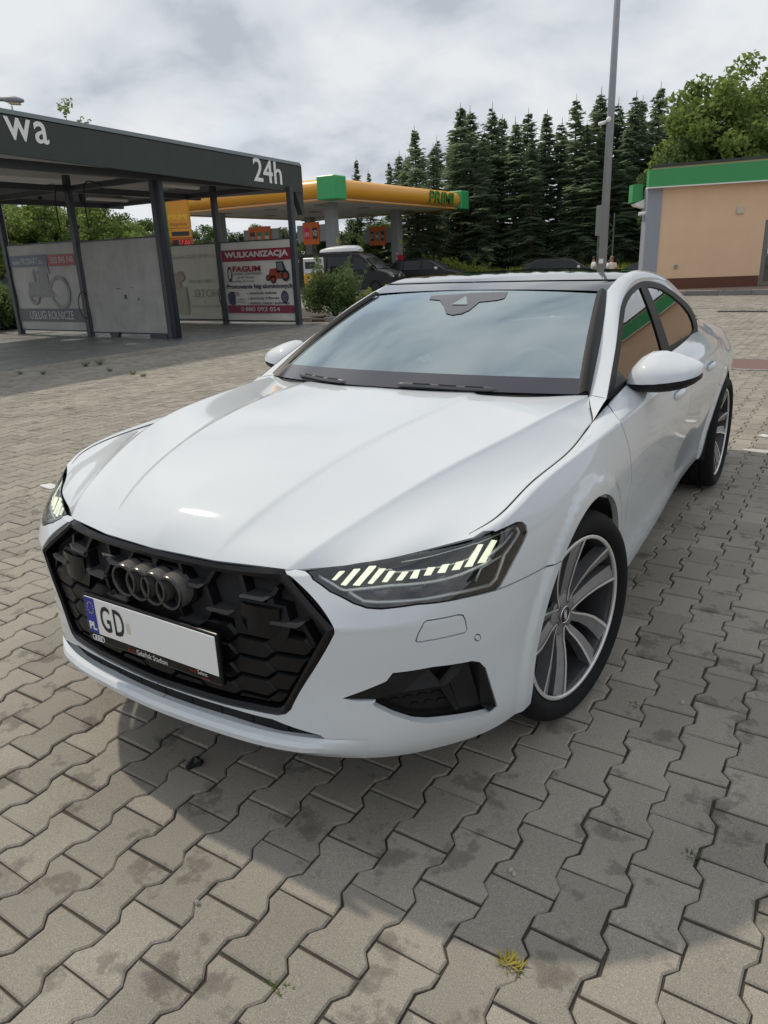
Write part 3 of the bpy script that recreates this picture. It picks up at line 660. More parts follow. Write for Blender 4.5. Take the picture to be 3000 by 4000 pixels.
gf = gf[:-1]+[(gf[-1][0], 1.03), (1.2, 1.018), (.75, 1.006)]
gr_ = DL([(868, 200), (905, 203), (955, 215), (1020, 258), (1085, 315), (1130, 372), (1155, 425), (1166, 470), (1162, 492)])
gr_ = gr_+[(gr_[-1][0]-.04, 1.03), (1.9, 1.032), (DL([(1012, 612)])[0][0], 1.034)]
V, F = ypatch(outer, [gf, gr_], off=.003, thick=.012, step=.03)
both('window_surround', V, F, M_trimb)
V, F = ypatch(gf, off=-.003, thick=0, step=.02); FW = both('front_window', V, F, G_side, smooth=True)
V, F = ypatch(gr_, off=-.003, thick=0, step=.02); RW = both('rear_window', V, F, G_priv, smooth=True)
# painted frame: A-pillar, cant rail, C-pillar
E1 = curve([(.739, .49, .997), (.708, .64, 1.072), (.676, .80, 1.155), (.638, .965, 1.242), (.591, 1.138, 1.322)], 30)
E2 = curve([(.591, 1.138, 1.322), (.589, 1.28, 1.362), (.585, 1.44, 1.384), (.58, 1.73, 1.390), (.574, 2.07, 1.363), (.565, 2.4, 1.301), (.555, 2.67, 1.235)], 60)
E3 = curve([(.555, 2.67, 1.235), (.548, 2.85, 1.188), (.54, 3.05, 1.13)], 20); E4 = curve([(.54, 3.05, 1.13), (.53, 3.3, 1.07), (.51, 3.62, 1.02)], 20)
def d3(p): return np.array([gx(p[0], p[1])+.001, p[0], p[1]])
do3 = np.array([d3(p) for p in dout]); 
def sub(A, i0, i1, n): 
    Q = A[i0:i1+1]; l = np.r_[0, np.cumsum(np.linalg.norm(np.diff(Q, axis=0), axis=1))]; t = np.linspace(0, l[-1], n); return np.stack([np.interp(t, l, Q[:, k]) for k in range(3)], 1)
def nearidx(pt): q = DL([pt])[0]; return int(np.argmin([(a[0]-q[0])**2+(a[1]-q[1])**2 for a in dout]))
ia, ib = nearidx((745, 230)), nearidx((1100, 290))
belt = lambda y: S0(*uvyz(y, 1.03))[0]
ub0, ub1 = uvyz(rearlow[0], 1.03)[0], uvyz(3.62, 1.02)[0]
Dall = np.vstack([sub(do3, 0, ia, 30), sub(do3, ia, ib, 60)[1:], sub(do3, ib, len(do3)-1, 20)[1:], S(np.linspace(ub0, ub1, 20), np.full(20, VMAX))[1:]])
Eall = np.vstack([E1, E2[1:], E3[1:], E4[1:]])
w = np.linspace(0, 1, 13)[None, :, None]; FR = Dall[:, None]*(1-w)+Eall[:, None]*w
bul = np.minimum(.022, .14*np.linalg.norm(Dall-Eall, axis=1))[:, None, None]; bul[:26] *= np.linspace(.25, 1, 26)[:, None, None]; FR = FR+4*w*(1-w)*bul*np.array([.75, -.12, .62])
V, F = grid(FR, flip=True); both('pillar_frame', V, F, M_paint, smooth=True)
# A-pillar foot: cover between fender top, bonnet corner and pillar
c3r = np.array(curve([(.806, .296, .918), (.798, .337, .934), (.765, .414, .968), (.733, .49, .997)], 16)); rb = S(np.linspace(uvyz(.30, .93)[0], uvyz(.473, .95)[0], 16), np.full(16, VMAX)); k_ = _sm(np.linspace(-.2, 1, 16))[:, None]
rb = rb*(1-k_)+(rb[-1:]*0+do3[0])*k_*1.0 if False else rb+(do3[0]-rb[-1])*k_
c3r[:, 0] += .003; foot = np.stack([c3r*(1-q)+rb*q for q in np.linspace(0, 1, 8)], 1)
V, F = grid(foot, flip=True); both('pillar_foot', V, F, M_paint, smooth=True)
# windshield side trim (black) 
for a in (-1, 1):
    Pw = wsurf(-.005); e0, e1 = (Pw[:, 0], Pw[:, 1]) if a < 0 else (Pw[:, -1], Pw[:, -2]); Pq = np.stack([E1*np.array([a, 1, 1])+nW*.004, e0+nW*.013, e0*.78+e1*.22+nW*.013, e0*.15+e1*.85-nW*.002], 1); V, F = grid(Pq, flip=a < 0); mesh('pillar_trim', V, F, M_dark, CAR, smooth=True)
# roof glass, hatch glass, boot lid
Er = np.vstack([E2, E3[1:], E4[1:]])
zc_y = natspline([1.05, 1.2, 1.45, 1.75, 2.1, 2.5, 2.9, 3.3, 3.7, 3.95], np.array([1.334, 1.362, 1.394, 1.407, 1.398, 1.352, 1.285, 1.20, 1.095, 1.02]))
sr = np.linspace(-1, 1, 37)
def roofrow(e, k):
    yy = e[1]-.065*(1-sr**2)*max(0, 1-k/25.); zcen = float(zc_y(np.array([e[1]-.065*max(0, 1-k/25.)]))[0]); 
    return np.stack([e[0]*sr, yy, e[2]+(zcen-e[2])*(1-np.abs(sr)**2.2)], 1)
RR = np.array([roofrow(e, k) for k, e in enumerate(Er)])
kh = int(np.argmin(np.abs(Er[:, 1]-1.30))); k2 = int(np.argmin(np.abs(Er[:, 1]-2.45)))
V, F = grid(RR[:kh], flip=True); mesh('roof_header', V, F, M_roof, CAR, smooth=True)
V, F = grid(RR[kh:k2], flip=True); ROOF = mesh('roof_panel', V+np.array([0, .0045, .0005]), F, M_roof, CAR, smooth=True)
V, F = grid(RR[k2-1:], flip=True); mesh('rear_screen', V, F, M_roof, CAR, smooth=True)
last = RR[-1]; tl = np.stack([last, np.stack([last[:, 0]*.95, np.full(37, 3.93), .985+.03*(1-sr**2)], 1), np.stack([last[:, 0]*.9, np.full(37, 3.99), .93+0*sr], 1)], 0)
V, F = grid(tl, flip=True); mesh('boot_lid', V, F, M_paint, CAR, smooth=True)
# bridge between boot deck and rear quarter
q0 = S(np.linspace(ub1, UMAX, 24), np.full(24, VMAX)); e0 = np.stack([np.interp(np.linspace(0, 1, 24), [0, .6, 1], [.51, .42, 0]), np.interp(np.linspace(0, 1, 24), [0, .6, 1], [3.62, 3.85, 3.93]), np.interp(np.linspace(0, 1, 24), [0, .6, 1], [1.02, 1.0, 1.0])], 1)
V, F = grid(np.stack([q0, e0], 1), flip=True); both('deck_edge', V, F, M_paint, smooth=True)
# antenna fin
fb = np.array([0, 2.78, float(zc_y(np.array([2.78]))[0])-.004]); prof = [(0, 0), (.16, -.035), (.165, .005), (.14, .045), (.12, .058), (.09, .056), (.05, .032)]
V, F = join([prism([fb+np.array([-.013, y-.05, z]) for y, z in prof], (.026, 0, 0))]); mesh('antenna_fin', V, F, M_gloss, CAR)
# wipers and cowl
cw = np.stack([WB+np.array([0, -.03, -.012]), WB+np.array([0, .012, .000])], 1); V, F = grid(cw, flip=False); mesh('cowl', V, F, M_dark, CAR, smooth=True)
for pts in ([(380, 722), (440, 733), (520, 748), (630, 762)], [(905, 776), (1100, 788), (1300, 800), (1445, 806)]):
    hp = [hit(WBVH, p)[0] for p in z4(pts)]
    hp = [p for p in hp if p is not None]
    if len(hp) > 1:
        c = curve(hp, 24); V, F = tube(c+nW*.012, [.003]+[.0085]*21+[.006, .002], 8); W_ = mesh('wiper', V, F, mat('wiper_grey', (.10, .10, .105), rough=.35, spec=.5), CAR, smooth=True)
        for a, b in ((4, 9), (10, 15), (16, 21)): V, F = tube(c[a:b]+nW*.0185, .004, 6); mesh('wiper_slot', V, F, M_gap, W_)
# ---- interior
V, F = bevelbox(-.70, .70, .50, .95, .55, .945, .04, 3); DASH = mesh('dashboard', V, F, mat('dash_top', (.34, .37, .37), rough=.65, bump=.05, bscale=300), CAR, smooth=True)
V, F = bevelbox(.20, .56, .78, .98, .92, .995, .03, 3); mesh('instrument_hood', V, F, M_inter, DASH, smooth=True)
V, F = box(-.74, .74, .45, 3.4, .40, .42); mesh('cabin_floor', V, F, M_inter, CAR)
V, F = box(-.50, .50, 1.35, 2.2, 1.27, 1.275); mesh('headliner', V, F, mat('headliner_grey', (.12, .12, .12), rough=.9), CAR)
def ringmesh(c, nrm, R, r, n=40, m=8):
    nrm = np.asarray(nrm, float)/np.linalg.norm(nrm); a = np.cross(nrm, [0, 0, 1.0]); a /= np.linalg.norm(a); b = np.cross(nrm, a); V = []; F = []
    for i in range(n):
        t = 2*math.pi*i/n; e = math.cos(t)*a+math.sin(t)*b
        for j in range(m): q = 2*math.pi*j/m; V.append(np.asarray(c)+e*(R+r*math.cos(q))+nrm*r*math.sin(q))
    for i in range(n):
        for j in range(m): F.append((i*m+j, ((i+1) % n)*m+j, ((i+1) % n)*m+(j+1) % m, i*m+(j+1) % m))
    return np.array(V), F
sc = np.array([.37, 1.00, .93]); snr = (0, -.90, -.43); parts = [ringmesh(sc, snr, .18, .016)]
for t in (0, math.pi, -math.pi/2): parts.append(tube([sc, sc+np.array([math.cos(t)*.17, 0, math.sin(t)*.16])*np.array([1, 1, 1])+np.array([0, -math.sin(t)*.075, 0])*-1], [.03, .016], 8))
V, F = join(parts+[tube([sc+np.array([0, -.01, -.005]), sc+np.array([0, -.2, -.09])], [.07, .05], 16)]); mesh('steering_wheel', V, F, M_inter, CAR, smooth=True)
for x in (-.37, .37):
    V, F = join([bevelbox(x-.24, x+.24, 1.15, 1.70, .48, .64, .05, 3)]); st_ = mesh('front_seat', V, F, M_seat, CAR, smooth=True)
    bb, bf = bevelbox(x-.23, x+.23, -.07, .07, 0, .60, .06, 3); th = R_(-18); bb2 = bb.copy(); bb2[:, 1] = bb[:, 1]*math.cos(th)-bb[:, 2]*math.sin(th)+1.66; bb2[:, 2] = bb[:, 1]*math.sin(th)+bb[:, 2]*math.cos(th)+.58; mesh('seat_back', bb2, bf, M_seat, st_, smooth=True)
    V, F = bevelbox(x-.13, x+.13, 1.84, 1.94, 1.10, 1.28, .04, 3); mesh('headrest', V, F, M_seat, st_, smooth=True)
V, F = join([bevelbox(-.62, .62, 2.35, 2.55, .5, 1.08, .07, 3), bevelbox(-.62, .62, 2.0, 2.5, .45, .66, .06, 3)]); mesh('rear_seat', V, F, M_seat, CAR, smooth=True)
# small pale ornament stuck to the windshield
oc, on_ = hit(WBVH, z4([(1046, 612)])[0]); ux_ = np.array([1, 0, 0.]); uy_ = np.array([0, .9, .45]); mo = mat('ornament_pale', (.62, .66, .52), rough=.5, emit=None, var=.3, vscale=60)
V, F = join([prism([oc-nW*.01+ux_*(cx+rr*math.cos(t))+uy_*(cy+rr*math.sin(t)) for t in np.linspace(0, 2*math.pi, 13)[:-1]], -nW*.004) for cx, cy, rr in ((-.02, 0, .014), (0, .004, .016), (.02, -.002, .013), (.002, .02, .012), (.028, -.012, .008), (-.03, -.008, .008), (.0, -.012, .012))])
mesh('windshield_ornament', V, F, mo, WIND)
# ---- door mirrors
MR = empty('wing_mirror', (0, 0, 0), parent=CAR)
def mirror_body(mir):
    R0 = empty('wing_mirror', (0, 0, 0), parent=CAR) if mir else MR
    secs = []  # sections along x: (x, y0 front, y1 rear, ztop, zbot, zsplit)
    xs = [.795, .805, .83, .865, .91, .955, 1.0, 1.03, 1.046, 1.05]
    ztop = [1.034, 1.062, 1.092, 1.112, 1.114, 1.104, 1.089, 1.077, 1.068, 1.062]; zspl = [1.000, 1.001, 1.003, 1.006, 1.010, 1.016, 1.023, 1.030, 1.036, 1.040]
    zbot = [.982, .978, .974, .972, .974, .980, .992, 1.008, 1.022, 1.034]; yf = [.765, .745, .725, .712, .708, .716, .735, .765, .80, .825]; yr = [.84, .85, .862, .87, .876, .882, .886, .886, .88, .86]
    cap, bot = [], []
    for i, x in enumerate(xs):
        r = []
        for t in np.linspace(0, 1, 10):      # from front split up and over to the rear
            a = math.pi*t*.5; 
            r.append((x, yf[i]+(yr[i]-yf[i])*(1-math.cos(a))**.9*.98+.012*(1-t)*0, zspl[i]+(ztop[i]-zspl[i])*math.sin(a)**.75))
        r.append((x, yr[i], zspl[i]+(ztop[i]-zspl[i])*.9)); r.append((x, yr[i], zspl[i])); cap.append(r)
        b = []
        for t in np.linspace(0, 1, 8): a = math.pi/2*t; b.append((x, yf[i]+.004+(yr[i]-yf[i]-.01)*max(0, (t-.3)/.7)**1.5, zspl[i]-.002-(zspl[i]-.002-(zbot[i]-.006))*min(1, t*1.5)))
        b.append((x, yr[i]-.002, zspl[i])); bot.append(b)
    def cl(Pl):
        P = np.array(Pl); V, F = grid(P, flip=True); k = P.shape[1]; F.append(tuple(range(k))); F.append(tuple((len(Pl)-1)*k+i for i in range(k-1, -1, -1))); return V, F
    V, F = cl(cap); mesh('mirror_cap', V, F, M_paint, R0, smooth=True, mirror=mir, sharp=50)
    V, F = cl(bot); V[:, 2] = V[:, 2]; F = [tuple(reversed(f)) for f in F]; mesh('mirror_base', V, F, M_satin, R0, smooth=True, mirror=mir, sharp=50)
    V, F = join([tube([(.83, .80, .990), (.80, .79, .955), (.775, .77, .945)], [.035, .036, .04], 12)]); V[:, 1] = .79+(V[:, 1]-.79)*1.25; mesh('mirror_stalk', V, F, M_satin, R0, smooth=True, mirror=mir)
mirror_body(False); mirror_body(True)
# ---- wheels
def wheel_parts():
    rim = []; R = .279
    barrel = lathe([(.012, R), (.004, R-.004), (.000, R-.010), (-.012, R-.014), (-.05, R-.022), (-.13, R-.03), (-.20, R-.02), (-.21, R)], 72)
    lip = lathe([(.0135, R-.001), (.0155, R-.004), (.0155, R-.012), (.010, R-.0145), (.004, R-.013)], 96)
    face, cut = [], []
    secr = [(.045, -.034, .016), (.085, -.030, .0165), (.130, -.020, .019), (.175, -.010, .023), (.225, .001, .027), (.266, .010, .031)]
    for k in range(5):
        for sgn, bend in ((-1, .0), (1, .0)):
            a0 = 2*math.pi*k/5; path = []
            for (r, x, w) in secr:
                t = (r-.05)/.212; ang = a0+sgn*(R_(15)-R_(4.5)*t)+R_(10)*(t if t < .45 else .9-t); path.append((r, x, w, ang))
            top, Vv = [], []
            for (r, x, w, ang) in path:
                c, s = math.cos(ang), math.sin(ang); rad = np.array([0, c, s]); tan = np.array([0, -s, c]); ct = rad*r; o1, o2 = (-1, 1) if sgn > 0 else (-1, 1)
                # ridge edge sits on the outer flank of each pair; the face falls away towards the inner flank
                hi = tan*(w*sgn); lo_ = tan*(-w*sgn)
                Vv.append([ct+hi+np.array([x, 0, 0]), ct+lo_*.9+np.array([x-.012, 0, 0]), ct+lo_*.6+np.array([x-.05, 0, 0]), ct+hi*.9+np.array([x-.045, 0, 0])])
                top.append([ct+hi*1.02+np.array([x+.0015, 0, 0]), ct+hi*.62+np.array([x+.0008, 0, 0])])
            P = np.array(Vv); P = np.concatenate([P, P[:, :1]], 1); V, F = grid(P, flip=(sgn < 0)); face.append((V, F))
            T = np.array(top); V, F = grid(T, flip=(sgn < 0)); cut.append((V, [f if True else f for f in F]))
    hub = lathe([(-.05, .075), (-.038, .074), (-.034, .066), (-.034, .030), (-.032, .028)], 40)
    cap = lathe([(-.032, .0295), (-.029, .028), (-.029, .0)], 32); caprim = lathe([(-.0285, .0305), (-.026, .029), (-.0285, .027)], 32)
    bolts = [ (np.array(v)+np.array([-.033, .05*math.cos(t), .05*math.sin(t)]), f) for t in (2*math.pi*(k+.5)/5 for k in range(5)) for v, f in [lathe([(.0005, .0115), (-.0, .009), (-.012, .008)], 12)]]
    Rt = .356; t = [(.010, .281), (.022, .290), (.030, .305), (.031, .322), (.024, .338), (.010, .349), (-.006, .3545), (-.04, .356), (-.043, .349), (-.053, .349), (-.056, .356), (-.10, .3565), (-.103, .349), (-.113, .349), (-.116, .3565), (-.16, .356), (-.163, .349), (-.173, .349), (-.176, .356), (-.20, .3545), (-.215, .347), (-.226, .33), (-.22, .29), (-.21, .279)]
    tyre = lathe(t, 96)
    disc = lathe([(-.085, .19), (-.085, .06)], 48); disc2 = lathe([(-.115, .19), (-.085, .19)], 48)
    hood_ = lathe([(-.135, .27), (-.135, .03)], 40)
    calv = []
    return barrel, lip, face, cut, hub, cap, caprim, bolts, tyre, (disc, disc2), hood_
BARREL, LIP, FACE, CUT, HUB, CAPM, CAPR, BOLTS, TYRE, DISC, BACK = wheel_parts()
M_disc = mat('brake_disc', (.22, .22, .22), rough=.35, metal=.8)
def make_wheel(loc, steer, spin, mir):
    W = empty('wheel', loc, 0, parent=CAR); W.rotation_euler = (0, 0, steer)
    def rot(v): v = np.asarray(v); c, s = math.cos(spin), math.sin(spin); return np.stack([v[:, 0], v[:, 1]*c-v[:, 2]*s, v[:, 1]*s+v[:, 2]*c], 1)
    mesh('tyre', *TYRE, M_tyre, W, smooth=True, mirror=mir, sharp=35)
    mesh('rim_barrel', *BARREL, M_barrel, W, smooth=True, mirror=mir); rimo = mesh('rim', *HUB, M_rimgrey, W, smooth=True, mirror=mir, sharp=40)
    mesh('rim_lip', *LIP, M_rimcut, W, smooth=True, mirror=mir)
    for (v, f), (v2, f2) in zip(FACE, CUT):
        mesh('spoke', rot(v), f, M_rimgrey, W, mirror=mir); mesh('spoke_edge', rot(v2), f2, M_rimcut, W, mirror=mir)
    mesh('hub_cap', *CAPM, M_black, W, smooth=True, mirror=mir); mesh('hub_cap_ring', *CAPR, M_chrome, W, smooth=True, mirror=mir)
    V, F = join([ringmesh((-.0275, -.0115+.0077*i, 0), (1, 0, 0), .0058, .0009, 20, 5) for i in range(4)]); mesh('hub_emblem', rot(V), F, M_wtxt, W, mirror=mir)
    for v, f in BOLTS: mesh('wheel_bolt', rot(v), f, M_gap, W, mirror=mir)
    V, F = join(list(DISC)); mesh('brake_disc', V, F, M_disc, W, smooth=True, mirror=mir); mesh('wheel_back', *BACK, M_gap, W, mirror=mir)
    V, F = lathe([(-.07, .10), (-.07, .195), (-.12, .20), (-.12, .10)], 14, a0=R_(150 if not mir else 150), a1=R_(215)); mesh('brake_caliper', V, F, M_dark, W, smooth=True, mirror=mir, sharp=40)
    return W
make_wheel((.866, .02, .356), -.19, R_(100), False); make_wheel((-.866, .02, .356), -.17, R_(40), True)
make_wheel((.848, 2.935, .356), 0, R_(75), False); make_wheel((-.848, 2.935, .356), 0, R_(10), True)
# wheel wells
for A in (AF, AR):
    V, F = lathe([(.868 if A is AF else .84, A[2]+.004), (.50, A[2]+.004), (.50, .02)], 48); V = V+np.array([0, A[0], A[1]]); F = [f for f in F if V[list(f)].mean(0)[2] > .27]
    both('wheel_well', V, F, M_gap, smooth=True)
V, F = box(-.44, .44, -.84, -.78, .34, .70); mesh('nose_blocker', V, F, M_gap, CAR)  # dark box added behind the nose to block ground seen through the slot
vv_ = np.linspace(0, .3, 8); Pw_ = np.stack([S(np.full(8, .57), vv_, .019), S(np.full(8, .57), vv_, .06)], 1); V, F = grid(Pw_); both('slot_end', V, F, M_gap)
V, F = box(-.62, .62, -.62, 3.7, .235, .27); mesh('underbody', V, F, M_gap, CAR)
# ---- nose details: everything below is laid out on the front surface y(x, z)
def uvxz(x, z):
    m = _gu.ravel() < .75; k = np.where(m)[0][np.argmin((_gP[m, 0]-x)**2+(_gP[m, 2]-z)**2)]; u, v = _gu.ravel()[k], _gv.ravel()[k]
    for _ in range(7):
        e = 1e-3; I = [0, 2]; p0 = S0(u, v)[0, I]; pu = (S0(u+e, v)[0, I]-p0)/e; v2 = v-e if v > VMAX-2*e else v+e; pv = (S0(u, v2)[0, I]-p0)/(v2-v)
        st = np.clip(np.linalg.lstsq(np.stack([pu, pv], 1), np.array([x, z])-p0, rcond=None)[0], -.04, .04); u = float(max(0, u+st[0])); v = float(np.clip(v+st[1], 0, VMAX))
    return u, v
_yf = {}
def fy(x, z):
    k = (round(abs(x), 3), round(z, 3))
    if k not in _yf: _yf[k] = S0(*uvxz(min(abs(x), .62), z))[0, 1]
    return _yf[k]
def gp(x, z, d=0.0): return np.array([x, fy(x, z)+d, z])
g3 = [S0(*q)[0] for q in GRc]; gxz = [(p[0], p[2]) for p in g3]
top_e = [(x, .770 if x < .25 else .770+.004*(x-.25)/.17) for x in np.linspace(0, gxz[0][0]-.01, 8)]
half = [(0, .768)]+[(x, z-.002) for x, z in top_e[1:]]+gxz
outl = np.array([(x, z) for x, z in half]+[(-x, z) for x, z in half[::-1][1:-1]]); outl = resample(np.vstack([outl, outl[:1]]), .03)[:-1]
GRL = empty('grille', (0, 0, 0), parent=CAR)
inn = offset(outl, .009); inn2 = offset(outl, .019); inn3 = offset(outl, .023)
ringP = np.array([[gp(*a, .001) for a in np.vstack([L, L[:1]])] for L in (outl,)]+[[gp(a[0], a[1], d) for a in np.vstack([L, L[:1]])] for L, d in ((inn, -.004), (inn2, .002), (inn3, .045))])
V, F = grid(ringP); sgnF = polyarea(outl) > 0; F = [tuple(reversed(f)) if sgnF else f for f in F]; mesh('grille_frame', V, F, M_gloss, GRL, smooth=True, sharp=30)
bk = [gp(a[0], a[1], .047) for a in inn2]; mesh('grille_back', bk, [tuple(range(len(bk)))], M_gap, GRL)
M_bar = mat('grille_bar', (.007, .007, .008), rough=.34, spec=.25)
M_dash = mat('grille_dash', (.040, .040, .044), rough=.28, spec=.45)
ininn = lambda x, z: bool(inside(offset(outl, .03), np.array([[x, z]]))[0])
def bar(a, b, wd, d0, d1, m=M_bar, name='grille_bar'):
    a, b = np.array(a, float), np.array(b, float); t = (b-a)/np.linalg.norm(b-a); n = np.array([-t[1], t[0]])*wd/2
    q = [a-n, b-n, b+n, a+n]; f = [gp(p[0], p[1], d0) for p in q]; r = [gp(p[0], p[1], d1) for p in q]
    V = np.array(f+r); F = [(0, 1, 2, 3), (7, 6, 5, 4), (0, 4, 5, 1), (1, 5, 6, 2), (2, 6, 7, 3), (3, 7, 4, 0)]; return mesh(name, V, F, m, GRL)
dash_c = [(.15, .703), (.352, .703), (.25, .652), (.448, .652), (.15, .603), (.05, .752), (.252, .752)]
hl = .037
for sx in (1, -1):
    for (xc, zc_) in dash_c:
        # connecting bars to the four neighbours
        for ddx in (-1, 1):
            for ddz in (-1, 1):
                a = (xc+ddx*hl, zc_); b = (xc+ddx*(.101-hl), zc_+ddz*.05)
                if zc_+ddz*.05 < .59: continue
                if not ininn(b[0], b[1]):
                    b = ((a[0]+b[0])/2, (a[1]+b[1])/2)
                    if not ininn(*b): continue
                if ddx*1.0 > 0 or xc-.101 < .02 or True: bar((sx*a[0], a[1]), (sx*b[0], b[1]), .011, .014, .045)
        if zc_ < .74:
            dz = .0062; poly = [(-hl-.006, -dz), (hl-.012, -dz), (hl, dz*.2), (hl+.006, dz), (hl-.006, dz), (hl-.016, dz*.35), (-hl-.004, dz*.35), (-hl-.010, -dz*.2)]
            P0 = np.array([gp(sx*xc+q[0]*sx, zc_+q[1], .002) for q in poly]); P1 = np.array([gp(sx*xc+q[0]*sx, zc_+q[1], .045) for q in poly])
            n = len(poly); V = np.vstack([P0, P1]); F = [tuple(range(n))]+[(i, n+i, n+(i+1) % n, (i+1) % n) for i in range(n)]
            if sx < 0: F = [tuple(reversed(f)) for f in F]
            mesh('grille_dash', V, F, M_dash, GRL)
# closed hexagon plates of the lower half, a regular tiling clipped by the frame
def clip(poly, cv):
    cv = np.asarray(cv); sg = 1 if polyarea(cv) > 0 else -1; out = [np.array(p) for p in poly]
    for i in range(len(cv)):
        a, b = cv[i], cv[(i+1) % len(cv)]; e = b-a; inn_ = lambda p: sg*(e[0]*(p[1]-a[1])-e[1]*(p[0]-a[0])) >= 0; src = out; out = []
        for k in range(len(src)):
            p, q = src[k-1], src[k]; ip, iq = inn_(p), inn_(q)
            if ip != iq: d = q-p; den = e[0]*d[1]-e[1]*d[0]; t = (e[1]*(p[0]-a[0])-e[0]*(p[1]-a[1]))/den if abs(den) > 1e-12 else 0; out.append(p+d*t)
            if iq: out.append(q)
        if len(out) < 3: return []
    return out
def hull2(P):
    P = sorted(map(tuple, P)); lo = []; up = []
    for L, it in ((lo, P), (up, P[::-1])):
        for p in it:
            while len(L) > 1 and (L[-1][0]-L[-2][0])*(p[1]-L[-2][1])-(L[-1][1]-L[-2][1])*(p[0]-L[-2][0]) <= 1e-9: L.pop()
            L.append(p)
    return np.array(lo[:-1]+up[:-1])
cvx = hull2(offset(outl, .028))
for i in range(-5, 6):
    for j in range(0, 6):
        xc, zr = .112*i, .375+.054*j+(.027 if i % 2 else 0)
        if zr > .605 or (abs(xc) < .14 and zr > .47): continue
        hx = [(-.071, 0), (-.043, -.0245), (.043, -.0245), (.071, 0), (.043, .0245), (-.043, .0245)]
        q = clip([(xc+a, zr+b) for a, b in hx], cvx)
        if len(q) < 3 or abs(polyarea(q)) < 4e-4: continue
        q = np.array(q); q = q if polyarea(q) > 0 else q[::-1]; c_ = q.mean(0); n = len(q)
        P0 = np.array([gp(p[0], p[1], .022) for p in q]); P1 = np.array([gp(c_[0]+(p[0]-c_[0])*.88, c_[1]+(p[1]-c_[1])*.80, .013) for p in q]); Pb = P0+np.array([0, .03, 0])
        V = np.vstack([Pb, P0, P1]); F = [tuple(range(2*n, 3*n))]+[(n+k, n+(k+1) % n, 2*n+(k+1) % n, 2*n+k) for k in range(n)]+[(k, (k+1) % n, n+(k+1) % n, n+k) for k in range(n)]
        mesh('grille_plate', V, F, M_bar, GRL)
# radar sensors
for sx in (1, -1):
    xs_ = np.linspace(.312, .425, 9); P = np.array([[(sx*x, fy(x, .645)+.006+.9*(x-.37)**2*2, z) for z in (.603, .606, .680, .684)] for x in xs_]); 
    V, F = grid(P, flip=sx < 0); k = P.shape[1]; F = F
    back = P.copy(); back[..., 1] += .045; Vb_, Fb_ = grid(back); rimi = [i*k for i in range(9)]+[8*k+i for i in range(1, k)]+[i*k+k-1 for i in range(7, -1, -1)]+[i for i in range(k-2, 0, -1)]
    V2 = np.vstack([V, back.reshape(-1, 3)]); F2 = F+[(rimi[i], 9*k+rimi[i], 9*k+rimi[(i+1) % len(rimi)], rimi[(i+1) % len(rimi)]) for i in range(len(rimi))]
    mesh('radar_sensor', V2, F2, M_gloss, GRL, smooth=True, sharp=30)
    V, F = prism([gp(sx*x, z, .012) for x, z in ((.295, .600), (.44, .600), (.455, .645), (.435, .690), (.305, .690), (.285, .645))], (0, .03, 0)); mesh('sensor_bracket', V, F, M_bar, GRL)
# four rings
M_ringtop = mat('ring_satin', (.17, .165, .16), rough=.36, metal=.4)
RG = empty('ring_emblem', (0, 0, 0), parent=GRL) if False else GRL
for i in range(4):
    xc = -.0885+.059*i; prof = [(.050, .049), (.004, .049), (.000, .0465), (.000, .0405), (.004, .038), (.050, .038)]
    v, f = lathe(prof, 56); v = np.stack([v[:, 1]+xc, -.948+v[:, 0]+.12*xc*xc, v[:, 2]+.674], 1); F = f
    mesh('ring', v, F, M_ringblk, GRL, smooth=True, sharp=35)
    v, f = lathe([(.048, .0496), (.005, .0496)], 56); v = np.stack([v[:, 1]+xc, -.948+v[:, 0]+.12*xc*xc, v[:, 2]+.674], 1); mesh('ring_sleeve', v, f, M_ringtop, GRL, smooth=True)
V, F = prism([gp(x, z, .026) for x, z in ((-.15, .655), (-.11, .625), (.11, .625), (.15, .655), (.15, .695), (.11, .725), (-.11, .725), (-.15, .695))], (0, .02, 0)); mesh('ring_backing', V, F, M_bar, GRL)
text('model_lettering', 'quattro', .02, (-.225, fy(.2, .705)+.014, .707), (1, 0, 0), (0, 0, 1), M_chrome, GRL, width=.055, height=.011, off=.0)
# ---- number plate
PZ, PY = .541, -.962
PLT = empty('number_plate', (0, 0, 0), parent=CAR)
V, F = bevelbox(-.269, .269, PY+.001, PY+.018, PZ-.086, PZ+.066, .004, 2); mesh('plate_frame', V, F, M_gloss, PLT)
V, F = bevelbox(-.2595, .2595, PY-.001, PY+.006, PZ-.0575, PZ+.0575, .001, 1); mesh('plate_panel', V, F, M_white, PLT)
V, F = box(-.2585, -.216, PY-.0016, PY, PZ-.0565, PZ+.0565); mesh('plate_band', V, F, M_blue, PLT)
X_, Z_ = (1, 0, 0), (0, 0, 1)
tx = lambda nm, s, x, z, w, h, m, y=PY-.0018, **k: text(nm, s, .05, (x, y, z), X_, Z_, m, PLT, width=w, height=h, off=.0004, **k)
tx('country_code', 'PL', -.2535, PZ-.046, .032, .026, M_wtxt, bold=.002)
tx('plate_letter', 'G', -.196, PZ-.040, .044, .082, M_black, bold=.0006); tx('plate_letter', 'D', -.138, PZ-.040, .042, .082, M_black, bold=.0006)
for k in range(12):
    t = 2*math.pi*k/12; c = np.array([-.237+.0135*math.cos(t), PY-.002, PZ+.024+.0175*math.sin(t)]); star = [c+np.array([r*math.cos(a), 0, r*math.sin(a)]) for a, r in [(math.pi/2+math.pi*i/5, .0030 if i % 2 == 0 else .0013) for i in range(10)]]
    mesh('star', star, [tuple(range(10))], M_yel, PLT)
V, F = box(-.088, -.070, PY-.0015, PY, PZ-.022, PZ+.012); mesh('plate_sticker', V, F, mat('sticker', (.62, .60, .52), rough=.25, var=.2, vscale=90), PLT)
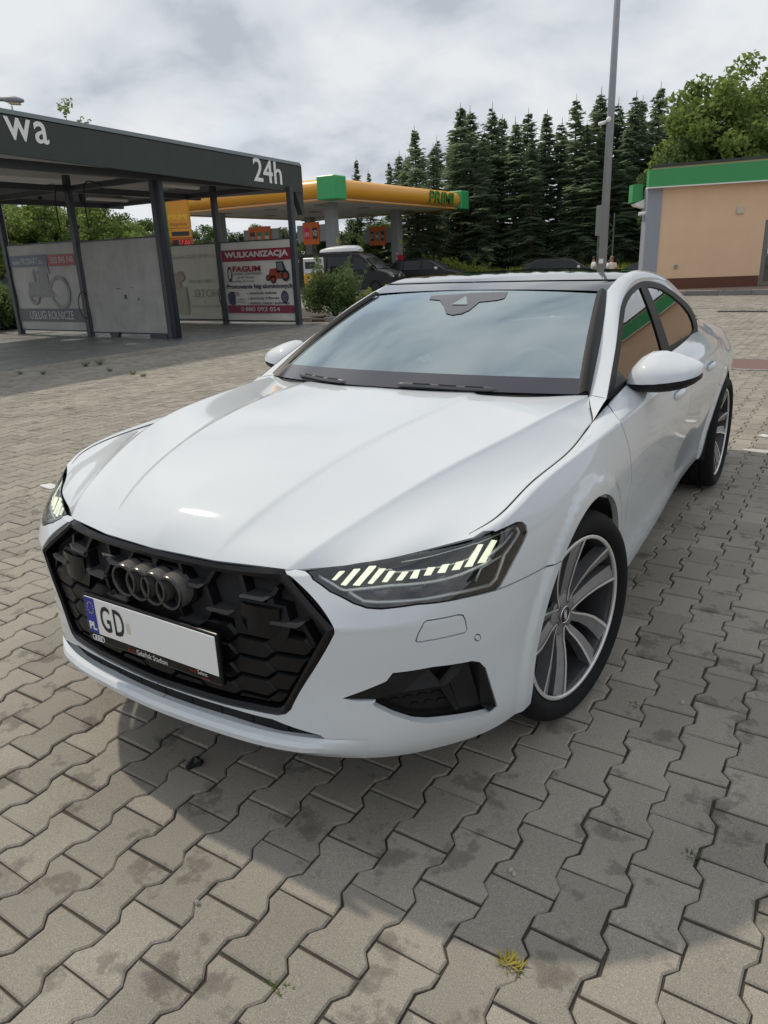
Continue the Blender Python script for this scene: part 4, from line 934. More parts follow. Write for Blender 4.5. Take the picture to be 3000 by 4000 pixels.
V, F = join([ringmesh((-.243+.0115*i, PY+.0005, PZ-.0735), (0, 1, 0), .0085, .0013, 24, 6) for i in range(4)]); mesh('frame_emblem', V, F, M_wtxt, PLT)
fy0 = PY+.0008
tx('frame_lettering', 'Audi', -.098, PZ-.080, .031, .013, M_rtxt, y=fy0); tx('frame_lettering', 'Gdańsk Stadion', -.061, PZ-.081, .125, .017, M_wtxt, y=fy0)
tx('frame_lettering', 'Audi', .150, PZ-.0715, .026, .010, M_rtxt, y=fy0); tx('frame_lettering', 'Select', .180, PZ-.0715, .036, .011, M_wtxt, y=fy0); tx('frame_lettering', 'plus', .196, PZ-.084, .026, .010, M_rtxt, y=fy0)
# ---- headlights
def hp(pts, d): uv = np.array(UV(z7(pts))); return S(uv[:, 0], uv[:, 1], d), SN(uv[:, 0], uv[:, 1])
M_hous = mat('lamp_housing', (.008, .008, .010), rough=.35, spec=.25); M_trim = mat('lamp_trim', (.72, .73, .74), rough=.3, metal=.5); M_prj = mat('projector', (.05, .045, .07), rough=.08, coat=1)
HLs = [empty('headlight', (0, 0, 0), parent=CAR), empty('headlight', (0, 0, 0), parent=CAR)]
hlo = [uv for uv in HL]
V, F, NN = panel(hlo, step=.02, gap=.0035, skirt=.008, depth=.001)
for s in (0, 1): mesh('lamp_lens', V, F, G_lamp, HLs[s], smooth=True, normals=NN, mirror=bool(s))
V, F, NN = panel(hlo, step=.03, gap=.003, skirt=0, depth=.042)
for s in (0, 1): mesh('lamp_housing', V, F, M_hous, HLs[s], smooth=True, normals=NN, mirror=bool(s))
V, F, NN = panel(hlo, holes=[offset(resample(np.vstack([hlo, hlo[:1]]), .012)[:-1], .010)], step=.02, gap=.0022, skirt=.03, depth=.002)
for s in (0, 1): mesh('lamp_surround', V, F, M_gloss, HLs[s], smooth=True, normals=NN, mirror=bool(s))
strips = [[(285, 450), (318, 447), (258, 520), (235, 517)], [(380, 435), (420, 432), (325, 555), (292, 550)], [(480, 415), (525, 413), (415, 555), (372, 553)], [(545, 435), (588, 432), (500, 543), (470, 540)], [(612, 460), (655, 458), (600, 530), (565, 530)],
 [(700, 465), (742, 462), (700, 518), (658, 520)], [(780, 455), (820, 448), (800, 505), (748, 508)], [(870, 435), (920, 432), (890, 485), (843, 488)], [(965, 418), (1012, 412), (985, 470), (932, 472)], [(1060, 402), (1110, 395), (1080, 452), (1028, 456)],
 [(1205, 290), (1238, 290), (1165, 435), (1115, 438)], [(1300, 262), (1332, 268), (1255, 410), (1205, 415)]]
for st_ in strips:
    P, n = hp(st_, .010); V, F = prism(P, -n*.004); F = [tuple(reversed(f)) for f in F]
    for s in (0, 1): mesh('light_strip', V, F, M_drl, HLs[s], mirror=bool(s))
def hline(pts, d, r, m, name='lamp_trim', n=30):
    uv = np.array(UV(z7(pts))); uv = resample(uv, .02); P = S(uv[:, 0], uv[:, 1], d); V, F = tube(P, r, 8)
    for s in (0, 1): mesh(name, V, F, m, HLs[s], smooth=True, mirror=bool(s))
hline([(145, 492), (290, 580), (320, 588), (630, 555), (1240, 430), (1300, 397), (1270, 375), (1370, 300), (1440, 215)], .014, .0042, M_trim)
hline([(345, 602), (445, 660), (540, 668), (1000, 622), (1285, 562), (1325, 520), (1380, 360), (1475, 215), (1455, 180)], .010, .0048, M_trim)
hline([(535, 418), (650, 463), (800, 447), (1145, 380), (1180, 330)], .016, .0022, M_trim); hline([(690, 385), (1000, 325), (1200, 280), (1440, 185)], .012, .0016, M_trim); hline([(1200, 540), (1235, 450), (1390, 360)], .016, .0026, M_trim)
for c in ((555, 590), (800, 560), (1000, 520)):
    uv = uvpx(z7([c])[0]); P = S(*uv, .032)[0]; n = SN(*uv)[0]; v, f = lathe([(.012, .001), (.010, .012), (.004, .020), (-.004, .022)], 24); ax = n; a = np.cross(ax, [0, 0, 1.0]); a /= np.linalg.norm(a); b = np.cross(ax, a)
    V = P+v[:, :1]*ax+v[:, 1:2]*a*1.3+v[:, 2:3]*b*.8
    for s in (0, 1): mesh('projector_lens', V, f, M_prj, HLs[s], smooth=True, mirror=bool(s))
# ---- side intakes
IN = [empty('side_intake', (0, 0, 0), parent=CAR), empty('side_intake', (0, 0, 0), parent=CAR)]
V, F, NN = panel(INT, step=.02, gap=-.002, skirt=0, depth=.043)
for s in (0, 1): mesh('intake_back', V, F, M_satin, IN[s], smooth=True, normals=NN, mirror=bool(s))
def blade(pts, d, th, m=M_satin, name='intake_blade'):
    uv = np.array(UV(z7([p[:2] for p in pts]))); dd = np.array([p[2] if len(p) > 2 else d for p in pts]); P = S(uv[:, 0], uv[:, 1], dd); n = SN(uv[:, 0], uv[:, 1]); V, F = prism(P, -n*th); F = [tuple(reversed(f)) for f in F]
    for s in (0, 1): mesh(name, V, F, m, IN[s], mirror=bool(s))
blade([(322, 1292, .0), (605, 1182, .004), (640, 1132, .03), (900, 1150, .035), (955, 1195, .012), (960, 1222, .008), (700, 1262, .006), (535, 1300, .004)], .01, .03)
blade([(535, 1302, .004), (700, 1264, .006), (960, 1224, .008), (965, 1248, .02), (700, 1290, .022), (560, 1312, .016)], .01, .02)
blade([(955, 1195, .012), (1100, 1070, .03), (1145, 1060, .012), (1010, 1200, .006), (960, 1222, .008)], .01, .02)
blade([(960, 1222, .008), (1010, 1200, .006), (1095, 1385, .02), (1070, 1400, .02), (965, 1248, .02)], .01, .02)
blade([(1150, 1056, .006), (1200, 1062, .003), (1240, 1100, .003), (1312, 1345, .003), (1268, 1382, .003), (1255, 1370, .03), (1190, 1110, .03)], .003, .02)
blade([(1020, 1200, .010), (1145, 1070, .014), (1190, 1112, .030), (1253, 1368, .030), (1098, 1384, .022)], .02, .01)
for i, (cx, cy) in enumerate([(620, 1330), (720, 1305), (820, 1290), (920, 1275), (670, 1370), (770, 1352), (870, 1335), (970, 1320), (820, 1398), (920, 1382), (1010, 1368)]):
    blade([(cx+44*math.cos(t), cy+22*math.sin(t)) for t in np.linspace(0, 2*math.pi, 7)[:-1]], .040, .006, M_bar, 'intake_cell')
# lower slot dividers
for x in np.arange(-.42, .43, .105):
    P = [gp(x, .335, .02), gp(x+.004, .335, .02), gp(x+.004, .372, .02), gp(x, .372, .02)]; V, F = prism(P, (0, .025, 0)); mesh('slot_divider', V, F, M_bar, CAR)
# lower lip blade
us = np.linspace(0, .66, 45); sec = []
for u in us:
    k = float(_sm((.66-u)/.16)); o = []
    for z, dd in ((.340, .000), (.334, .016), (.322, .024), (.306, .024), (.284, .010), (.262, -.004)):
        v = np.interp(z, [S0(u, a)[0, 2] for a in (0, .03, .06, .09, .12, .16)], [0, .03, .06, .09, .12, .16]); p = S0(u, v)[0]; n = SN(u, v)[0]; n = n*np.array([1, 1, 0]); n /= np.linalg.norm(n); o.append(p+n*(dd*k+.001))
    sec.append(o)
Pl = np.array(sec); Pl = np.concatenate([Pl[:0:-1]*_mir, Pl]); V, F = grid(Pl, flip=False); mesh('front_lip', V, F, M_paint, BUMP, smooth=True, sharp=28)
sl_poly = [(0.0, SL_top[-1][1]+.004)]+[(a, b+.004) for a, b in SL_top[::-1]]+[SL_tip]+[(a, b-.004) for a, b in SL_bot]+[(0.0, SL_bot[-1][1]-.004)]
V, F, NN = panel(sl_poly, step=.02, gap=0, skirt=0, depth=.0215); both('slot_back', V, F, M_gap, BUMP, smooth=True)
# ================================================================== surroundings
def atd(px, d):
    r = ray(px); return CAM+r*d/math.hypot(r[0], r[1])
def gnd(px, z=0.0):
    r = ray(px); return CAM+r*(z-CAM[2])/r[2]
C_ = np.concatenate
# ---- self-service wash
M_wfas = mat('wash_fascia_green', (.030, .040, .036), rough=.55, var=.3, vscale=3, bump=.1, bscale=40)
M_wsteel = mat('wash_steel', (.055, .062, .072), rough=.5, metal=.2, var=.2, vscale=5)
M_wsheet = mat('wash_roof_sheet', (.62, .61, .60), rough=.6, var=.2, vscale=2)
M_wband = mat('wash_back_band', (.30, .31, .33), rough=.6, var=.2, vscale=2)
M_lampw = mat('tube_lamp', (.75, .75, .72), rough=.4)
WASH_ = empty('car_wash', (-14, 9.5, 0), label='open car wash shelter with dark green fascia and steel posts', cat='car wash')
wo = np.array([-14, 9.5, 0.0])
def wm(name, V, F, m, par=WASH_, **k): return mesh(name, np.asarray(V)-wo, F, m, par, **k)
wzb = lambda y: 3.40+(y-5.8)*(3.20-3.40)/7.67; wzt = lambda y: wzb(y)+.69
ys = (1.5, 13.84)
prof = [(-10.9, 0), (-10.9, .60), (-10.96, .69), (-11.35, .69), (-11.35, .55), (-11.08, .02)]
V = np.array([[(x, y, wzb(y)+dz) for x, dz in prof] for y in ys]).reshape(-1, 3); n = len(prof)
F = [tuple(range(n-1, -1, -1)), tuple(range(n, 2*n))]+[(i, (i+1) % n, n+(i+1) % n, n+i) for i in range(n)]; wm('fascia', V, F, M_wfas)
V, F = join([prism([(-10.885, y, wzb(y)+.62) for y in ys]+[(-10.955, y, wzb(y)+.705) for y in ys[::-1]], (-.006, 0, .004))]); wm('fascia_cap', V, F, mat('cap_grey', (.10, .125, .125), rough=.35, metal=.3))
# return fascia at the far end, back band
V, F = join([(np.array([(-11.36, 13.72, wzb(13.8)+.05), (-11.36, 13.84, wzb(13.8)+.05), (-17.8, 13.84, 3.40), (-17.8, 13.72, 3.40), (-11.36, 13.72, wzb(13.8)+.6), (-11.36, 13.84, wzb(13.8)+.6), (-17.8, 13.84, 3.95), (-17.8, 13.72, 3.95)]), box(0, 1, 0, 1, 0, 1)[1])]); wm('end_fascia', V, F, M_wband)
V, F = box(-17.95, -17.8, 1.5, 13.84, 3.42, 4.0); wm('back_band', V, F, M_wband)
for y in np.arange(2, 13.6, 1.3): V, F = box(-17.80, -17.74, y-.04, y+.04, 3.40, 4.0); wm('band_stud', V, F, M_wsteel)
for x0_, x1_, ya, yb in ((-17.85, -17.7, 1.5, 13.8), (-11.5, -11.36, 1.5, 13.7), (-14.5, -14.36, 1.5, 13.7)): V, F = box(x0_, x1_, ya, yb, 3.26, 3.40); wm('beam', V, F, M_wsteel)
for y in (5.85, 9.55, 13.25): V, F = box(-17.7, -11.5, y-.06, y+.06, 3.27, 3.39); wm('cross_beam', V, F, M_wsteel)
# ribbed roof sheet
xs_ = np.arange(-17.9, -11.3, .14); P = np.array([[(x, y, 3.62+(.045 if k % 2 else 0)) for y in (1.5, 13.72)] for k, x in enumerate(xs_)]); V, F = grid(P, flip=True); wm('roof_sheet', V, F, M_wsheet)
V, F = box(-17.9, -11.3, 1.5, 13.72, 3.70, 3.72); wm('roof_top', V, F, M_wfas)
posts = [(-17.32, 9.55), (-14.42, 9.55), (-11.55, 9.55), (-15.60, 13.25), (-13.45, 13.25), (-10.86, 13.25)]
for x, y in posts: V, F = box(x-.065, x+.065, y-.065, y+.065, 0, 3.62 if x < -11 else wzb(13.3)+.1); wm('post', V, F, M_wsteel)
V, F = tube([(-11.36, 9.58, 0.02), (-11.38, 9.58, 3.3), (-11.4, 9.58, 3.5)], .06, 12); wm('downpipe', V, F, M_wsteel, smooth=True)
for x, y in posts[:6]: V, F = box(x-.11, x+.11, y-.11, y+.11, 0, .012); wm('base_plate', V, F, M_wsteel)
for (x, y0, ln) in ((-13.2, 7.2, 1.3), (-13.6, 7.2, 1.3), (-15.9, 7.4, 1.3), (-12.6, 10.6, 1.3), (-14.9, 11.5, 1.3), (-16.2, 11.4, 1.3), (-15.4, 6.6, 1.3)): V, F = bevelbox(x-.07, x+.07, y0, y0+ln, 3.30, 3.37, .02, 1); wm('tube_lamp', V, F, M_lampw)
V, F = prism([(-10.92, 13.55, 3.22), (-10.92, 13.86, 3.22), (-10.92, 13.86, 2.68), (-10.92, 13.78, 2.68)], (-.16, 0, 0)); wm('corner_bracket', V, F, M_wfas)
for x in (-13.0, -14.0):
    P = [(x, 9.4, 3.3), (x, 9.2, 3.34), (x+.1, 8.9, 3.30), (x+.12, 8.8, 3.0), (x+.1, 8.82, 2.4)]; V, F = tube(curve(P, 14), .014, 6); wm('boom_hose', V, F, M_gap, smooth=True)
for x, y in ((-14.30, 9.42), (-13.34, 13.12)): V, F = ringmesh((x, y, .75), (1, .3, 0), .23, .014, 24, 6); V[:, 2] = .75+(V[:, 2]-.75)*1.35; wm('coiled_hose', V, F, mat('hose_grey', (.10, .10, .10), rough=.6), smooth=True)
UY = (0, 1, 0)
def ftext(nm, s, y0, y1, z0, z1, **k):
    o = text(nm, s, .5, np.array((-10.897, y0, z0))-wo, (0, 1, (wzb(9)-wzb(8))), Z_, M_wtxt, WASH_, width=y1-y0, height=z1-z0, off=.004, bold=.006, **k); return o
def yz_on(px): p = pix(px, x=-10.9); return p[1], p[2]
ya = yz_on((20, 545))[0]; yb = yz_on((194, 565))[0]; za = yz_on((194, 562))[1]
ftext('lettering', 'wa', ya+.03, yb, za, za+.35, spacing=1.15); ftext('lettering', 'o', ya-.48, ya-.05, za+.03, za+.43)
ftext('lettering', '24h', yz_on((992, 700))[0], yz_on((1102, 712))[0], yz_on((1050, 712))[1], yz_on((1050, 625))[1]+.02)
# plants rooted on the wash roof
def leafcloud(centers, r, n, size, seed, up=0.3, elong=1.0):
    g = np.random.RandomState(seed); V = np.zeros((n*4, 3)); c = np.asarray(centers)[g.randint(0, len(centers), n)]
    d = g.normal(size=(n, 3)); d /= np.linalg.norm(d, axis=1)[:, None]; p = c+d*(g.rand(n, 1)**.45)*np.asarray(r if np.ndim(r) else [r]*3)
    a = g.normal(size=(n, 3)); a[:, 2] += up; a /= np.linalg.norm(a, axis=1)[:, None]; b = np.cross(a, g.normal(size=(n, 3))); b /= np.linalg.norm(b, axis=1)[:, None]+1e-9; c2 = np.cross(a, b)
    s = size*(.6+.8*g.rand(n, 1)); V[0::4] = p-b*s*elong; V[1::4] = p-c2*s*.55; V[2::4] = p+b*s*elong; V[3::4] = p+c2*s*.55
    return V, [(4*i, 4*i+1, 4*i+2, 4*i+3) for i in range(n)]
M_leaf = mat('leaf_green', (.150, .205, .050), rough=.6, var=.55, vscale=.9, spec=.3)
M_leafd = mat('leaf_dark', (.090, .135, .045), rough=.6, var=.5, vscale=.8, spec=.3)
M_leafy = mat('leaf_yellow_green', (.20, .24, .05), rough=.6, var=.4, vscale=2.5, spec=.3)
M_spr = mat('spruce_needles', (.135, .180, .105), rough=.65, var=.55, vscale=.7, spec=.25)
M_bark = mat('bark', (.055, .045, .036), rough=.9, var=.4, vscale=8, bump=.5, bscale=20)
for m_ in (M_leaf, M_leafd, M_leafy, M_spr):     # thin leaves let some light through
    t = m_.node_tree; b = t.nodes['Principled BSDF']; o_ = t.nodes['Material Output']; tr = N(t, 'ShaderNodeBsdfTranslucent'); ms = N(t, 'ShaderNodeMixShader'); ms.inputs[0].default_value = .5
    src = b.inputs['Base Color'].links[0].from_socket; hs_ = N(t, 'ShaderNodeHueSaturation'); hs_.inputs['Value'].default_value = 1.55; hs_.inputs['Saturation'].default_value = .95; t.links.new(src, hs_.inputs['Color']); t.links.new(hs_.outputs[0], tr.inputs['Color']); t.links.new(b.outputs[0], ms.inputs[1]); t.links.new(tr.outputs[0], ms.inputs[2]); t.links.new(ms.outputs[0], o_.inputs['Surface'])
for (px, h, cl_) in (((255, 455), .42, .11), ((310, 470), .16, .04), ((338, 474), .14, .03)):
    p = pix(px, x=-11.1); r_ = empty('roof_weed', (p[0], p[1], wzt(p[1])-.02), label='leafy weed sprouting on the car wash roof edge' if h > .2 else 'thin dry weed stalk on the car wash roof edge', cat='weed', group='weeds on the wash roof' if h <= .2 else None)
    V, F = tube([(0, 0, 0), (.02, .02, h*.5), (0, .03, h)], .006, 5); mesh('stem', V, F, M_bark, r_)
    V, F = leafcloud([(0, .02, h*.5), (.05, .05, h*.8), (-.04, 0, h*.65)], cl_, 60 if h > .2 else 14, .035, 5); mesh('leaves', V, F, M_leaf, r_)
# wash floor
M_wfl = mat('wet_wash_floor', (.17, .168, .16), rough=.42, var=.45, vscale=1.1, rvar=.3, bump=.15, bscale=30)
V, F = box(-18.5, -10.35, 2.0, 13.75, -.02, .004); tag(mesh('wash_floor', V, F, M_wfl), kind='structure')
# ---- banners of the wash bays
def banner(x0, x1, y, z0, z1, col, label, var=.15, vs=1.5):
    r = empty('banner', ((x0+x1)/2, y, z0), label=label, cat='banner'); o0 = np.array([(x0+x1)/2, y, z0]); nx, nz = 24, 14
    g = np.random.RandomState(int(-x0*10)); P = np.array([[(x, y+.010*math.sin(x*5.1+z*2)+.008*math.sin(z*7+x), z) for z in np.linspace(z0, z1, nz)] for x in np.linspace(x0, x1, nx)])-o0; Pb = P+np.array([0, .006, 0])
    V, F = join([grid(P), grid(Pb, flip=True)]); m = mat('banner_'+str(abs(hash(label)) % 9999), col, rough=.6, var=var, vscale=vs); mesh('sheet', V, F, m, r, smooth=True)
    
    for za, zb in ((-.03, 0), (z1-z0, z1-z0+.03)): V, F = box(x0-o0[0], x1-o0[0], -.02, .026, za, zb); mesh('rail', V, F, M_wsteel, r)
    def flat(nm, xa, xb, za, zb, c, d=.021): V, F = box(xa-o0[0], xb-o0[0], -d-.002, -d, za-z0, zb-z0); return mesh(nm, V, F, c, r)
    def tx(s, xa, xb, za, zb, c, nm='lettering', d=.0245, **k): return text(nm, s, .3, (xa-o0[0], -d, za-z0), (1, 0, 0), (0, 0, 1), c, r, width=xb-xa, height=zb-za, off=.001, **k)
    return r, flat, tx, o0
B1, fl, tx1, o1 = banner(-17.25, -14.52, 9.55, .14, 2.19, (.38, .385, .37), 'faded farm services banner with a tractor on the wash wall', .35, 2.2)
M_fadeblue = mat('faded_blue', (.14, .16, .21), rough=.6, var=.25, vscale=3); M_faderd = mat('faded_red', (.34, .10, .105), rough=.6, var=.3, vscale=3); M_fadedk = mat('faded_dark', (.12, .122, .13), rough=.6, var=.25, vscale=3); M_fadetx = mat('faded_text', (.48, .48, .48), rough=.6, var=.2, vscale=4)
fl('blue_band', -17.24, -15.65, 1.69, 1.95, M_fadeblue); fl('red_band', -15.62, -14.56, 1.67, 1.93, M_faderd); fl('dark_band', -17.24, -14.54, .34, .66, M_fadedk)
tx1('www.PROBART.eu', -17.12, -15.85, 1.73, 1.88, M_fadetx); tx1('500 845 048', -15.5, -14.62, 1.73, 1.88, M_fadetx); tx1('USŁUGI ROLNICZE', -16.75, -14.95, .40, .60, M_fadetx)
M_ghost = mat('ghost_print', (.23, .235, .23), rough=.6, var=.4, vscale=4)
for q in ([(-16.6, .95), (-16.6, 1.3), (-16.15, 1.32), (-16.1, 1.5), (-15.75, 1.5), (-15.7, 1.2), (-15.5, .95)], [(-16.35, 1.32), (-16.33, 1.62), (-16.28, 1.62), (-16.28, 1.32)], [(-16.2, 1.5), (-16.05, 1.68), (-15.7, 1.7), (-15.62, 1.5)]):
    V, F = prism([(x-o1[0], -.021, z-o1[2]) for x, z in q], (0, -.002, 0)); mesh('tractor_print', V, F, M_ghost, B1)
for cx, cz, rr in ((-15.35, 1.05, .36), (-16.45, .98, .18)): V, F = ringmesh((cx-o1[0], -.022, cz-o1[2]), (0, 1, 0), rr, .045, 28, 4); V[:, 1] = np.clip(V[:, 1], -.0235, -.0215); mesh('wheel_print', V, F, M_ghost, B1)
B2, fl2, tx2, o2 = banner(-14.30, -11.66, 9.55, .12, 2.16, (.37, .365, .35), 'blank dirty grey sheet on the wash wall beside the faded farm banner', .4, 2.5)
for x, z, w_, h_ in ((-13.2, 1.1, .12, .015), (-12.95, .88, .06, .09), (-12.7, 1.12, .05, .012), (-12.5, .84, .03, .05)): V, F = box(x-o2[0], x+w_-o2[0], -.024, -.021, z-o2[2], z+h_-o2[2]); mesh('scuff', V, F, M_black, B2)
V, F = prism([(-.62, -.05, -.12), (-.40, -.05, -.12), (-.33, -.05, -.0), (-.70, -.05, -.0)], (0, .1, 0)); mesh('foot', V, F, M_wsteel, B2)
V, F = box(.72, 1.28, -.03, .03, -.12, -.03); mesh('foot', V, F, M_wsteel, B2)
B3, fl3, tx3, o3 = banner(-15.50, -13.55, 13.25, .12, 2.10, (.66, .645, .55), 'cream hotel banner seen from behind in the wash', .18, 1.6)
M_faint = mat('faint_print', (.33, .32, .27), rough=.6, var=.25, vscale=5); M_faint2 = mat('fainter_print', (.43, .42, .355), rough=.6, var=.2, vscale=4); M_faintr = mat('faint_rose', (.46, .36, .30), rough=.6, var=.25, vscale=5)
def mtx(s, xa, xb, za, zb, c):
    o = tx3(s, xa, xb, za, zb, c); V = np.array([tuple(v.co) for v in o.data.vertices]); mid = (xa+xb)/2-o3[0]; V[:, 0] = 2*mid-V[:, 0]
    for v, q in zip(o.data.vertices, V): v.co = q
    o.data.flip_normals()
mtx('HOTEL', -14.62, -13.62, .72, .92, M_faint); mtx('CZTERY PORY ROKU', -14.75, -13.72, 1.10, 1.18, M_faint); mtx('RESTAURACJA', -14.75, -13.62, .42, .50, M_faint2); mtx('&', -14.2, -14.12, .56, .64, M_faint2); mtx('tel. +48 500 345 022  www.cztery', -15.4, -13.62, 1.72, 1.86, M_faint2)
fl3('panel_print', -15.42, -14.85, .25, 1.0, M_faint2); fl3('panel_print', -15.12, -14.95, 1.22, 1.42, M_faint)
for k in range(6): V, F = prism([(-15.38+.06*k+.10*math.cos(t)*(1+.2*k % 2)-o3[0], -.022, 1.15+.12*math.sin(k*1.7)+.11*math.sin(t)-o3[2]) for t in np.linspace(0, 6.28, 10)[:-1]], (0, -.0010-.0006*k, 0)); mesh('flower_print', V, F, M_faintr, B3)
B4, fl4, tx4, o4 = banner(-13.36, -10.94, 13.25, .10, 2.10, (.74, .72, .67), 'white and crimson tyre service banner at the end of the wash', .12, 2.0)
M_crim = mat('banner_crimson', (.30, .018, .045), rough=.55, var=.12, vscale=3); M_crimf = mat('banner_crimson_faded', (.27, .05, .09), rough=.55, var=.2, vscale=4); M_btxt = mat('banner_white', (.70, .69, .66), rough=.6, var=.05, vscale=4); M_navy = mat('banner_navy', (.025, .03, .06), rough=.6, var=.3, vscale=6); M_redp = mat('banner_tractor_red', (.34, .06, .03), rough=.6, var=.25, vscale=8); M_greyp = mat('banner_grey', (.20, .20, .22), rough=.6)
xw = lambda f: -13.36+f*2.42; zw = lambda f: .10+f*2.0
fl4('crimson_band', xw(.005), xw(.995), zw(.76), zw(.905), M_crim); fl4('crimson_band', xw(.02), xw(.995), zw(.095), zw(.195), M_crimf)
tx4('WULKANIZACJA', xw(.05), xw(.96), zw(.785), zw(.88), M_btxt, bold=.012); tx4('FAGUM', xw(.15), xw(.56), zw(.625), zw(.70), M_crim, bold=.012); tx4('HANDEL OGUMIENIEM', xw(.15), xw(.57), zw(.585), zw(.615), M_navy)
tx4('Jacek Fabisiak', xw(.21), xw(.46), zw(.535), zw(.572), M_navy); tx4('ul. Olsztyńska 18; Orneta', xw(.04), xw(.46), zw(.485), zw(.525), M_navy); tx4('Prostowanie felg aluminiowych', xw(.04), xw(.985), zw(.395), zw(.470), M_navy, bold=.008)
for k, s in enumerate(('samochody osobowe', 'samochody ciężarowe', 'maszyny rolnicze i budowlane')): tx4(s, xw(.37), xw((.76, .79, .93)[k]), zw(.325-.065*k), zw(.375-.065*k), M_navy, bold=.004)
tx4('TIR', xw(.15), xw(.22), zw(.315), zw(.365), M_crimf); tx4('MOBILNA', xw(.20), xw(.29), zw(.262), zw(.282), M_navy); tx4('WULKANIZACJA', xw(.175), xw(.31), zw(.225), zw(.248), M_navy)
tx4('880 092 054', xw(.29), xw(.79), zw(.118), zw(.172), M_btxt); 
V, F = ringmesh((xw(.245)-o4[0], -.024, zw(.145)-o4[2]), (0, 1, 0), .045, .008, 18, 4); mesh('phone_symbol', V, F, M_btxt, B4)
def disc(cx, cz, rr, m, nm, sx=1.0, d=.022): V, F = prism([(cx-o4[0]+rr*sx*math.cos(t), -d, cz-o4[2]+rr*math.sin(t)) for t in np.linspace(0, 2*math.pi, 21)[:-1]], (0, -.0012, 0)); mesh(nm, V, F, m, B4)
for a in (0, 1): disc(xw(.10), zw(.60), .20-.07*a, (M_navy, mat('banner_paper', (.55, .54, .50), rough=.6))[a], 'tyre_print', .42, .022+.0016*a)
for cx, cz, rr in ((.73, .52, .10), (.90, .565, .14), (.66, .54, .08)): disc(xw(cx), zw(cz), rr, M_navy, 'wheel_print'); disc(xw(cx), zw(cz), rr*.55, M_redp, 'wheel_print', 1, .0236)
for q, m_ in (([(.67, .575), (.69, .65), (.80, .66), (.84, .60), (.84, .53), (.70, .53)], M_redp), ([(.79, .60), (.78, .735), (.88, .74), (.92, .62)], M_navy), ([(.80, .63), (.79, .72), (.86, .725), (.88, .63)], M_greyp)):
    V, F = prism([(xw(a)-o4[0], -.0218, zw(b)-o4[2]) for a, b in q], (0, -.0014 if m_ is not M_greyp else -.0024, 0)); mesh('tractor_print', V, F, m_, B4)
for k in range(3): disc(xw(.345), zw(.345-.065*k), .016, M_navy, 'bullet', 1, .0236)
disc(xw(.87), zw(.30), .155, M_navy, 'alloy_print', .8); disc(xw(.87), zw(.30), .125, M_greyp, 'alloy_print', .8, .0236)
for k in range(9): t = 2*math.pi*k/9; V, F = prism([(xw(.87)-o4[0]+.8*r*math.cos(t+a), -.0252, zw(.30)-o4[2]+r*math.sin(t+a)) for r, a in ((.03, -.2), (.12, -.12), (.12, .12), (.03, .2))], (0, -.001, 0)); mesh('alloy_spoke_print', V, F, M_navy, B4)
V, F = prism([(xw(a)-o4[0], -.0218, zw(b)-o4[2]) for a, b in ((.05, .22), (.04, .34), (.08, .375), (.14, .375), (.155, .33), (.15, .21), (.10, .195))], (0, -.0014, 0)); mesh('truck_print', V, F, mat('banner_blue', (.06, .07, .13), rough=.6, var=.3, vscale=8), B4)
# ---- kerb strip and planting beyond the wash
M_kerb = concrete('kerb_concrete', 'object', (.26, .25, .235)); M_soil = mat('planting_soil', (.07, .06, .045), rough=.95, var=.4, vscale=6, bump=.5, bscale=20)
KB = tag(empty('kerb', (0, 0, 0)), kind='structure')
kv, kf = bevelbox(-.495, .495, -.06, .06, -.05, .12, .012, 1); kme = None
def kerbrun(a, b, zb=0.0):
    global kme
    a, b = np.array(a, float), np.array(b, float); L = np.linalg.norm(b-a); n = int(L); t = (b-a)/L; ang = math.atan2(t[1], t[0])
    for i in range(n):
        c = a+t*(i+.5)
        if kme is None: o = mesh('kerb_stone', kv, kf, M_kerb, KB); kme = o.data
        else: o = bpy.data.objects.new('kerb_stone', kme); COL.objects.link(o); o.parent = KB
        o.location = (c[0], c[1], zb); o.rotation_euler = (0, 0, ang)
kerbrun((-18, 13.95), (-10.6, 13.95)); kerbrun((-10.55, 14.0), (-10.55, 18.0))
V, F = box(-22, -10.6, 14.0, 18.2, -.02, .07); tag(mesh('planting_bed', V, F, M_soil), kind='structure')
def bush(name, loc, rx, ry, h, n, size, m, label, cat, group=None, seed=1, spikes=0, elong=1.0):
    r = empty(name, loc, label=label, cat=cat, group=group); g = np.random.RandomState(seed); cs = []
    for k in range(14): a = g.rand()*6.28; q = g.rand()**.6; cs.append((rx*q*math.cos(a)*.8, ry*q*math.sin(a)*.8, h*(.25+.55*g.rand()*(1-.5*q))))
    V, F = leafcloud(cs, (rx*.38, ry*.38, h*.28), n, size, seed, .4, elong)
    for k in range(spikes):
        a = g.rand()*6.28; q = .3+.7*g.rand(); tip = np.array((rx*q*math.cos(a)*1.15, ry*q*math.sin(a)*1.15, h*(.55+.5*g.rand()))); bs = tip*np.array([.5, .5, .3]); c2 = [bs+(tip-bs)*t for t in np.linspace(0, 1, 7)]
        v2, f2 = leafcloud(c2, .07, 110, size*.8, seed+k, .4, elong); V, F = join([(V, F), (v2, f2)])
    mesh('foliage', V, F, m, r); parts = []
    for k in range(6): a = g.rand()*6.28; parts.append(tube([(0, 0, -.05), (rx*.3*math.cos(a), ry*.3*math.sin(a), h*.35), (rx*.6*math.cos(a), ry*.6*math.sin(a), h*.7)], [.03, .02, .008], 5))
    V, F = join(parts); mesh('stems', V, F, M_bark, r); return r
bush('juniper_bush', (-10.95, 15.0, .05), .95, .8, 1.55, 7000, .030, M_leafd, 'dark spiky juniper bush beside the tyre service banner', 'bush', seed=3, spikes=26, elong=1.7)
